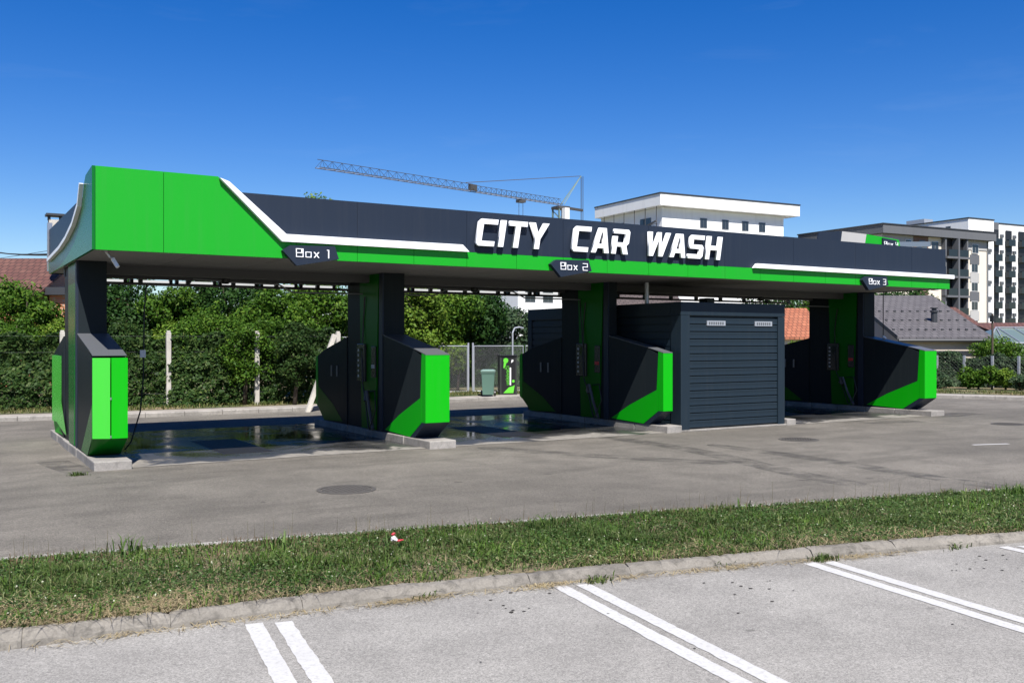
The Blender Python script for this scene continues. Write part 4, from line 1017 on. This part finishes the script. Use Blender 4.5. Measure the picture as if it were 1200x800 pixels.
# house with grey tiled roof on the right
def gable_house(name, label, la0, la1, D0, D1, eave, ridge, mroof, mwall, zb=-.6, over=.35, group=None, along='lat'):
    e = empty(name, CL((la0+la1)/2,(D0+D1)/2,0), label, 'house', group)
    C_ = lambda l, d, z: tuple(CL(l,d,z))
    dm = (D0+D1)/2; sl_ = (ridge-eave)/(dm-D0)
    b = MB(); P = [C_(la0,D0,zb),C_(la1,D0,zb),C_(la1,D1,zb),C_(la0,D1,zb),C_(la0,D0,eave-.08),C_(la1,D0,eave-.08),C_(la1,D1,eave-.08),C_(la0,D1,eave-.08),C_(la0,dm,ridge-.1),C_(la1,dm,ridge-.1)]
    b.add(P, [(3,2,1,0),(0,1,5,4),(2,3,7,6),(1,2,6,9,5),(3,0,4,8,7),(4,5,9,8),(7,8,9,6)]); b.build('wall', mwall, e)
    b = MB(); t_ = .12
    for d0 in (D0-over, D1+over):
        ze = eave-over*sl_
        b.hexa([C_(la0-over,d0,ze),C_(la1+over,d0,ze),C_(la1+over,dm,ridge),C_(la0-over,dm,ridge),C_(la0-over,d0,ze+t_),C_(la1+over,d0,ze+t_),C_(la1+over,dm,ridge+t_),C_(la0-over,dm,ridge+t_)])
    b.build('roof', mroof, e)
    return e, C_, sl_
e, C_, sl_ = gable_house('tiled_house', 'low house with grey metal tile roof and dark chimney pipe behind the right pylon', 19.85, 24.05, 48.5, 62, 2.2, 4.55, TILE_GREY, HOUSEW)
b = MB(); b.tube([C_(19.5,48.02,2.05),C_(24.4,48.02,2.05)], .085, 8); b.build('gutter', ROOFD, e)
b = MB(); b.tube([C_(24.35,48.02,2.0),C_(23.75,48.4,1.65),C_(23.72,48.42,-.3)], .05, 6); b.build('downpipe', ROOFD, e)
for r_ in range(3):
    for k in range(11):
        d_ = 49.2+r_*1.5; l = 19.7+k*.42+(.21 if r_ % 2 else 0); z = 2.2+(d_-48.5)*sl_+.13
        b = MB(); b.hexa([C_(l,d_,z),C_(l+.11,d_,z),C_(l+.11,d_+.10,z+.02),C_(l,d_+.10,z+.02),C_(l,d_,z+.09),C_(l+.11,d_,z+.09),C_(l+.11,d_+.10,z+.09),C_(l,d_+.10,z+.09)]); b.build('snow_guard', ROOFD, e)
q_ = CL(22.45,50.6,0); b = MB(); b.lathe((q_.x,q_.y,0),[(.16,2.4),(.16,3.55),(.22,3.56),(.22,3.64),(.12,3.66),(.12,3.74),(.2,3.76),(.2,3.80)],12); b.build('chimney', ROOFD, e)
b = MB(); b.hexa([C_(19.48,48.12,2.08),C_(19.505,48.12,2.08),C_(19.505,55.2,4.5),C_(19.48,55.2,4.5),C_(19.48,48.12,2.3),C_(19.505,48.12,2.3),C_(19.505,55.2,4.72),C_(19.48,55.2,4.72)]); b.build('verge_board', ROOFD, e)
# other houses
e, C_, _ = gable_house('tiled_house', 'cream house with orange tiled roof seen between the shed and the right pylon', 13.9, 16.2, 50, 57, 2.25, 3.75, TILE_ORANGE, PLASTER_C)
e, C_, _ = gable_house('tiled_house', 'house with dark brown roof seen above the shed wall left of the shed corner', 5.6, 10.6, 58, 70, 3.2, 5.3, TILE_BROWN, HOUSEW)
e, C_, _ = gable_house('tiled_house', 'red roofed house half hidden behind the grey roofed house', 30.5, 36.95, 76, 84, 3.35, 4.75, TILE_RED, HOUSEW)
gable_house('tiled_house', 'low red roofed building behind the greenhouse at the right edge', 32.6, 42, 64, 70, 2.6, 3.2, TILE_RED, PLASTER_D)
e, C_, _ = gable_house('brick_house', 'old brick house with red tiled roof at the left picture edge', -34.0, -21.4, 42.2, 50, 3.95, 5.9, TILE_RED, BRICK)
q_ = CL(-20.95,43.6,0)
b = MB(); b.box(q_.x-.26,q_.x+.26,q_.y-.26,q_.y+.26,5.2,7.55); ch = b.build('chimney', POSTC, e)
b = MB(); b.box(q_.x-.38,q_.x+.38,q_.y-.38,q_.y+.38,7.72,7.82); b.box(q_.x-.28,q_.x-.2,q_.y-.28,q_.y-.2,7.552,7.718); b.box(q_.x+.2,q_.x+.28,q_.y+.2,q_.y+.28,7.552,7.718); b.box(q_.x-.28,q_.x-.2,q_.y+.2,q_.y+.28,7.552,7.718); b.box(q_.x+.2,q_.x+.28,q_.y-.28,q_.y-.2,7.552,7.718); b.build('cap', ROOFD, ch)
b = MB(); P = [C_(-21.0,43.2,-.6),C_(-19.4,43.2,-.6),C_(-19.4,48,-.6),C_(-21.0,48,-.6)]; b.hexa(P+[(p[0],p[1],4.1) for p in P]); b.build('annex_wall', BRICK, e)
b = MB(); P = [C_(-21.3,42.9,4.105),C_(-19.2,42.9,4.105),C_(-19.2,48.2,4.105),C_(-21.3,48.2,4.105)]; b.hexa(P+[(p[0],p[1],4.45) for p in P]); b.build('annex_roof', ROOFD, e)
# greenhouse at the right edge
e = empty('greenhouse', CL(28.4,52,0), 'glass roofed greenhouse at the right picture edge', 'greenhouse')
C_ = lambda l, d, z: tuple(CL(l,d,z)); GH = mat('greenhouse_glass', (.12,.16,.14), .12, spec=.7)
b = MB(); P = [C_(25.6,51,0),C_(33,51,0),C_(33,56,0),C_(25.6,56,0),C_(25.6,51,1.9),C_(33,51,1.9),C_(33,56,1.9),C_(25.6,56,1.9),C_(27.2,53.5,2.75),C_(33,53.5,2.75)]
b.add(P, [(0,1,5,4),(1,2,6,9,5),(2,3,7,6),(3,0,4,7),(4,5,9,8),(7,8,9,6),(4,8,7)]); b.build('glazing', GH, e)
b = MB()
for k in range(8):
    l = 26.4+k*.9; b.tube([C_(l,50.96,0),C_(l,50.96,1.93),C_(max(l,27.2),53.45,2.8)], .03, 4)
b.tube([C_(25.55,50.95,1.93),C_(33,50.95,1.93)], .04, 4); b.tube([C_(25.55,50.95,1.93),C_(27.2,53.48,2.8),C_(33,53.48,2.8)], .04, 4); b.build('frame', GALV, e)
# utility pole and overhead wires
p = W(1163, 46); e = empty('utility_pole', p, 'thin dark utility pole right of the grey roofed house', 'pole')
b = MB(); b.tube([(p.x,p.y,-.1),(p.x,p.y,3.35)], .06, 8, .045); b.build('pole', BARK, e)
b = MB(); b.box(p.x-.085,p.x+.085,p.y-.085,p.y+.085,2.95,3.25); b.build('junction_box', BLACK, e)
wr = MB()
for (pa, da, za, pb, db_, zb_) in ((-60,40,2+122/FOC*40,62,31,2+101/FOC*31),(-60,40,2+120/FOC*40,62,31,2+102.5/FOC*31)):
    A, Bp = W(pa,da,za), W(pb,db_,zb_); wr.tube([tuple(A.lerp(Bp,t)-Vector((0,0,.25*math.sin(math.pi*t)))) for t in [i/8 for i in range(9)]], .022, 5)
tag(wr.build('overhead_wire', RUBBER), 'pair of black overhead wires reaching the roof from the left edge', 'wire')
wr = MB(); A, Bp = W(-60,44,2+92/FOC*44), W(62,40,2+107/FOC*40); wr.tube([tuple(A),tuple(A.lerp(Bp,.5)-Vector((0,0,.08))),tuple(Bp)], .012, 4)
tag(wr.build('overhead_wire', RUBBER), 'single thin overhead wire below the pair of black wires', 'wire')

# ------------------------------------------------------------------ tower crane
DM = 126; Mx = CL((657-600)/FOC*DM, DM, 0); zj = 2+160/FOC*DM
DT = DM*.782; Tx = CL((372-600)/FOC*DT, DT, 0); jd = (Tx-Mx); JL = jd.length; jd = jd/JL; jn = Vector((-jd.y,jd.x,0)); ztip = 2+203.5/FOC*DT
cr = empty('tower_crane', Mx, 'tower crane with long lattice jib above the roof', 'crane')
def lat(b, P0, P1, w, h, seg, r, zf=None):
    """triangular lattice: two bottom chords and one top chord"""
    P0 = Vector(P0); P1 = Vector(P1); top = Vector((0,0,h))
    b.tube([tuple(P0+jn*w/2),tuple(P1+jn*w/2)], r, 4); b.tube([tuple(P0-jn*w/2),tuple(P1-jn*w/2)], r, 4); b.tube([tuple(P0+top),tuple(P1+top)], r*.75, 4)
    for i in range(seg):
        a = P0.lerp(P1,i/seg); m_ = P0.lerp(P1,(i+.5)/seg)+top; c_ = P0.lerp(P1,(i+1)/seg)
        for s in (1,-1):
            b.tube([tuple(a+jn*s*w/2),tuple(m_),tuple(c_+jn*s*w/2)], r*.5, 3)
        b.tube([tuple(a+jn*w/2),tuple(c_-jn*w/2)], r*.5, 3)
J0 = Mx+Vector((0,0,zj)); J1 = Vector((Tx.x,Tx.y,ztip))
jm = J0.lerp(J1,.42)
b = MB(); lat(b, J0, jm, .8, .75, 18, .05); b.build('inner_jib', CRANE, cr)
b = MB(); lat(b, jm, J1, .8, .85, 18, .05); q_ = jm+Vector((0,0,.2)); b.obox(Vector((q_.x,q_.y,0)), Vector((jd.x,jd.y)), Vector((jn.x,jn.y)), -.5,.5,-.25,.25,q_.z-.1,q_.z+.6) ; b.build('outer_jib', CRANE, cr)
b = MB(); w = .75
for sx_, sy_ in ((-w,-w),(w,-w),(w,w),(-w,w)): b.tube([(Mx.x+sx_,Mx.y+sy_,0),(Mx.x+sx_,Mx.y+sy_,zj-.6)], .13, 4)
for i in range(16):
    z = i*zj/16.6
    b.tube([(Mx.x-w,Mx.y-w,z),(Mx.x+w,Mx.y-w,z+1.2),(Mx.x+w,Mx.y+w,z),(Mx.x-w,Mx.y+w,z+1.2),(Mx.x-w,Mx.y-w,z)], .06, 3)
b.build('mast', CRANE_G, cr)
b = MB(); b.box(Mx.x-.9,Mx.x+.9,Mx.y-.9,Mx.y+.9,zj-.6,zj-.25); q_ = Mx-jd*4.5; b.tube([(Mx.x,Mx.y,zj-.3),(q_.x,q_.y,zj-.3)], .22, 4); b.build('slewing_deck', CRANE, cr)
q_ = Mx+Vector((FY,-FX,0))*.6-Vector((FX,FY,0))*1.3; b = MB(); b.box(q_.x-.36,q_.x+.36,q_.y-.36,q_.y+.36,zj-2.3,zj-.62); b.build('cab', FRAMEW, cr)
ap = CL((681-600)/FOC*(DM+3), DM+3, 2+193.5/FOC*(DM+3))
b = MB(); b.tube([tuple(J0),tuple(ap)], .09, 4); b.tube([tuple(J0+jn*.6),tuple(ap)], .06, 3); b.build('strut', CRANE_G, cr)
b = MB(); mj = J0.lerp(J1,.45)+Vector((0,0,.9)); b.tube([tuple(ap),tuple(mj)], .05, 3); b.tube([tuple(ap),(ap.x,ap.y,8)], .06, 3); b.tube([tuple(ap+Vector((.3,0,0))),(ap.x+.3,ap.y,8)], .05, 3); b.build('pendant_cable', CRANE, cr)
tr = J0.lerp(J1,.20); b = MB(); b.box(tr.x-.5,tr.x+.5,tr.y-.4,tr.y+.4,tr.z-.5,tr.z-.1); b.build('trolley', CRANE, cr)
b = MB(); b.tube([(tr.x-.3,tr.y,tr.z-.6),(tr.x-.3,tr.y,tr.z-5)], .035, 3); b.tube([(tr.x+.3,tr.y,tr.z-.6),(tr.x+.3,tr.y,tr.z-5)], .035, 3); b.box(tr.x-.4,tr.x+.4,tr.y-.3,tr.y+.3,tr.z-6,tr.z-5); b.build('hook_block', CRANE, cr)

# ------------------------------------------------------------------ grass strip
def poly_sample(n, bias=None):
    """random points between the two inner kerb lines: (x, y, t) with t=0 at the parking side"""
    A = np.array(smooth_line(offset_line(front_kerb,.13))); Bq = np.array(smooth_line(offset_line(back_kerb,-.14)))
    s = rng.uniform(0,1,n)
    def along(P, s):
        L = np.concatenate([[0],np.cumsum(np.linalg.norm(np.diff(P,axis=0),axis=1))]); L /= L[-1]
        return np.stack([np.interp(s,L,P[:,0]),np.interp(s,L,P[:,1])],1)
    lo, hi = .20, .92
    s = lo+(hi-lo)*s
    t = rng.uniform(0,1,n) if bias is None else bias(n)
    a = along(A,s); b = along(Bq,s); return a*(1-t)[:,None]+b*t[:,None], t, s
def blades(name, P, h, wd, lean, m, z0=.10, kind='stuff', zs=1.0):
    n = len(P); a = rng.uniform(0,2*np.pi,n); d = np.stack([np.cos(a),np.sin(a)],1); a2 = a+np.pi/2+rng.normal(0,.4,n); s = np.stack([np.cos(a2),np.sin(a2)],1)*wd[:,None]
    V = np.zeros((n,5,3)); l = (h*lean)[:,None]
    V[:,0,:2] = P-s; V[:,1,:2] = P+s; V[:,2,:2] = P+s*.8+d*l*.35; V[:,3,:2] = P-s*.8+d*l*.35; V[:,4,:2] = P+d*l
    z0 = np.broadcast_to(np.asarray(z0, float), (n,)); V[:,0:2,2] = z0[:,None]; V[:,2,2] = V[:,3,2] = z0+.004+h*.62*zs; V[:,4,2] = z0+.004+h*(1-.25*np.minimum(lean,1.5))*zs
    me = bpy.data.meshes.new(name); me.vertices.add(n*5); me.vertices.foreach_set('co', V.ravel())
    b = np.arange(n)[:,None]*5; L = np.concatenate([b+np.array([0,1,2,3]), b+np.array([3,2,4])],1).ravel()
    me.loops.add(n*7); me.loops.foreach_set('vertex_index', L); me.polygons.add(n*2)
    st = (np.arange(n)[:,None]*7+np.array([0,4])).ravel(); me.polygons.foreach_set('loop_start', st); me.polygons.foreach_set('loop_total', np.tile([4,3],n))
    me.materials.append(m); me.update(); me.validate()
    o = bpy.data.objects.new(name, me); COL.objects.link(o); return tag(o, kind=kind)
P, t, s = poly_sample(150000); g1 = vnoise(P, 1.1, 1); g2 = vnoise(P, 3.7, 2)
dry = np.clip((.30-t)*3.2,0,1)*(s < .56)*1.0
keep = rng.uniform(0,1,len(P)) < np.clip(.35+g1*.9-dry*.9*(g2 > .45),0.12,1)
P, t, g1, g2 = P[keep], t[keep], g1[keep], g2[keep]
h = .03+.055*g1*rng.uniform(.4,1.3,len(P))+.08*(g2 > .74)*rng.uniform(.2,1,len(P)); h *= np.clip(.5+t*2,.5,1)*np.clip(1.9-t*1.5,np.where(s[keep] > .47,.75,.38),1)
tag(blades('grass', P, h, rng.uniform(.0022,.0055,len(P)), rng.uniform(.3,1.7,len(P)), GRASS, z0=.08-.05*t), 'unmown green grass filling the strip beside the parking lot', 'grass')
P, t, s = poly_sample(46000); g3 = vnoise(P, 2.3, 61)*.6+vnoise(P, 6.1, 62)*.5
kk = rng.uniform(0,1,len(P)) < np.clip((g3-.50)*3.5,0.03,1); P, t, g3, s = P[kk], t[kk], g3[kk], s[kk]; n = len(P)
tag(blades('long_grass', P, rng.uniform(.06,.15,n)*np.clip(.6+(g3-.5)*1.2,.5,1.2)*np.clip(1.5-t,.5,1), rng.uniform(.0025,.0055,n), rng.uniform(.4,1.5,n), leaf_mat('long_blade',(.06,.125,.018),(.115,.20,.03),(.26,.30,.12),.35), z0=.08-.05*t), 'longer bright green grass blades in loose clumps on the strip', 'grass')
P, t, s = poly_sample(150000); g1 = vnoise(P, 1.3, 7); g2 = vnoise(P, .6, 9)
keep = (rng.uniform(0,1,len(P)) < np.clip(g1*1.3+.1-np.clip((.18-t)*3,0,.5)*(s < .56),.08,1)); P, t = P[keep], t[keep]
pz = np.concatenate([P, (.08-.05*t+rng.uniform(.01,.09,len(P))*np.clip(1.7-t*1.3,.35,1))[:,None]],1)
o = leaf_mesh('clover', pz, rng.normal(size=(len(P),3))*.45+np.array([0,0,1.]), .014, GRASS_D); tag(o, 'low clover and weeds growing among the grass of the strip', 'ground cover', kind='stuff')
P, t, s = poly_sample(38000, lambda n: np.abs(rng.normal(-.02,.14,n)).clip(0,.95)); g1 = vnoise(P, 1.5, 17)
keep = (rng.uniform(0,1,len(P)) < np.clip((g1-.42)*3.5,.06,1)*np.where(s < .50,1,.22)); P = P[keep]
tag(blades('dry_grass', P, rng.uniform(.04,.16,len(P)), rng.uniform(.0015,.0035,len(P)), rng.uniform(1.0,2.4,len(P)), STRAW, z0=.085, zs=.4), 'dry yellow straw along the parking side of the strip', 'dry grass')
# taller seed stalks
P, t, s = poly_sample(900, lambda n: rng.uniform(.35,1,n)); n = len(P)
tag(blades('seed_stalks', P, rng.uniform(.14,.36,n), rng.uniform(.0012,.002,n), rng.uniform(.05,.35,n), leaf_mat('stalk',(.10,.09,.04),(.19,.16,.08),(.07,.05,.03),.2), z0=.04), 'thin brown seed stalks standing above the grass strip', 'weeds')
P, t, s = poly_sample(7000, lambda n: (1-np.abs(rng.normal(0,.16,n))).clip(.3,1)); g1 = vnoise(P,1.4,31); P = P[(rng.uniform(0,1,len(P)) < np.clip(g1*1.5-.2,0,1)*np.where(s < .6,1,.5))]; n = len(P)
tag(blades('brown_seed_heads', P, rng.uniform(.03,.10,n), rng.uniform(.002,.005,n), rng.uniform(.2,1.0,n), leaf_mat('seed_head',(.10,.065,.035),(.17,.12,.07),(.06,.04,.025),.15), z0=.035), 'brown seed heads along the road side of the grass strip', 'weeds')
P, t, s = poly_sample(700); n = len(P); pz = np.concatenate([P,(.16-.08*t+rng.uniform(0,.03,n))[:,None]],1)
o = leaf_mesh('clover_blossom', pz, rng.normal(size=(n,3))*.5+np.array([0,-.4,1.]), .009, leaf_mat('blossom',(.40,.40,.30),(.55,.55,.42),None,.2)); tag(o, 'pale clover blossoms dotted over the grass strip', 'flowers', kind='stuff')
# broad-leaved tufts
tuf = []
for (px, D, n_) in ((155,8.75,46),(205,8.3,26),(640,9.9,60),(720,9.3,50),(330,8.9,50),(1190,12.0,110),(480,8.9,40),(560,9.4,40),(300,8.2,30),(870,10.9,30)):
    c = W(px, D); tuf.append(np.stack([rng.normal(c.x,.10,n_),rng.normal(c.y,.10,n_)],1))
P = np.concatenate(tuf); n = len(P)
tag(blades('coarse_grass', P, rng.uniform(.07,.20,n), rng.uniform(.003,.008,n), rng.uniform(.3,1.0,n), leaf_mat('coarse_blade',(.045,.095,.018),(.085,.15,.03),(.16,.24,.06),.35), z0=.05), 'coarse broad grass tufts in the strip', 'grass')
# weeds and straw in the gutter at the foot of the front kerb
fk = smooth_line(front_kerb); gp = []
A = np.array(fk)
for k in range(70):
    i = rng.integers(10, len(A)-12); q_ = A[i]*(1-(u:=rng.uniform()))+A[i+1]*u; m_ = rng.integers(6,40)
    gp.append(np.stack([rng.normal(q_[0],.12,m_),rng.normal(q_[1]-.04,.025,m_)],1))
P = np.concatenate(gp); n = len(P)
tag(blades('gutter_straw', P, rng.uniform(.02,.11,n), rng.uniform(.0015,.0035,n), rng.uniform(1.2,2.6,n), STRAW, .004, zs=.25), 'dry straw and crumbs lying in the gutter below the kerb', 'debris')
gp = []
for px, D, m_ in ((327,7.1,90),(505,7.45,40),(700,7.9,70),(850,8.5,70),(965,8.7,120),(1120,9.2,40),(90,14.2,120),(1005,9.0,40)):
    c = W(px, D); gp.append(np.stack([rng.normal(c.x,.07,m_),rng.normal(c.y,.035,m_)],1))
P = np.concatenate(gp); n = len(P)
tag(blades('gutter_weeds', P, rng.uniform(.02,.08,n), rng.uniform(.003,.007,n), rng.uniform(.4,1.2,n), GRASS, .0), 'small green weeds sprouting at the foot of the kerbs', 'weeds')
# verge growth at the far side
A2 = np.array(offset_line(fe,1.6)); gp = []
for k in range(len(A2)-1):
    L = np.linalg.norm(A2[k+1]-A2[k]); m_ = int(L*420); u = rng.uniform(0,1,m_)[:,None]; q_ = A2[k]*(1-u)+A2[k+1]*u
    d_ = (A2[k+1]-A2[k])/max(L,1e-6); nn = np.array([-d_[1],d_[0]]); gp.append(q_+nn*rng.uniform(-.6,1.2,m_)[:,None])
P = np.concatenate(gp); g1 = vnoise(P,.9,23); hi = rng.uniform(0,1,len(P)) < np.clip(g1*1.2,0.1,1); P = P[hi]; n = len(P)
tag(blades('verge_grass', P, rng.uniform(.05,.16,n), rng.uniform(.006,.014,n), rng.uniform(.3,1.3,n), leaf_mat('verge_blade',(.06,.085,.02),(.12,.13,.04),(.30,.24,.12),.25), .12), 'sparse grass and dry leaves on the far verge below the hedge', 'grass')
# fallen leaves and drips on the parking lot
DEB = mat('dark_debris', (.03,.025,.02), .8)
b = MB()
spots = [W(575,7.35),W(590,7.2),W(560,7.0)]+[W(590+random.uniform(-12,34),random.uniform(7.0,7.35)) for _ in range(7)]+[W(870+random.uniform(-45,45),7.75+random.uniform(-.25,.25)) for _ in range(8)]+[W(1150+random.uniform(-40,45),8.6+random.uniform(-.3,.35)) for _ in range(14)]+[W(random.uniform(0,1200),random.uniform(5.8,8)) for _ in range(14)]
for q_ in spots:
    a = random.uniform(0,6.28); r_ = random.uniform(.006,.022); 
    b.add([(q_.x+r_*math.cos(a+k*1.05)*random.uniform(.6,1.2), q_.y+r_*.8*math.sin(a+k*1.05)*random.uniform(.6,1.2), .0065) for k in range(6)], [(0,1,2,3,4,5)])
tag(b.build('leaf_litter', DEB), 'small dark leaf crumbs scattered on the parking asphalt', 'debris', kind='stuff')
# crumpled red and white wrapper in the grass
c = W(462, 8.75, .20); e = empty('litter_wrapper', c, 'crumpled red and white wrapper lying in the grass strip', 'litter')
RW = mat('wrapper_red', (.38,.03,.04), .5); WW = mat('wrapper_white', (.55,.52,.54), .5)
def crumple(cx, cy, cz, r_, sq, m, nm):
    bm = bmesh.new(); bmesh.ops.create_icosphere(bm, subdivisions=2, radius=1)
    for v in bm.verts: k_ = 1+random.uniform(-.35,.3); v.co = Vector((cx+v.co.x*r_*k_*sq[0], cy+v.co.y*r_*k_*sq[1], cz+v.co.z*r_*k_*sq[2]))
    me = bpy.data.meshes.new(nm); bm.to_mesh(me); bm.free(); me.materials.append(m); o = bpy.data.objects.new(nm, me); COL.objects.link(o); o.parent = e
crumple(0,0,-.01,.032,(1,.8,.9),WW,'white_part'); crumple(-.005,.01,.028,.020,(1,.8,.9),RW,'red_part'); crumple(.047,-.02,-.028,.022,(1.4,.7,.5),RW,'red_part')
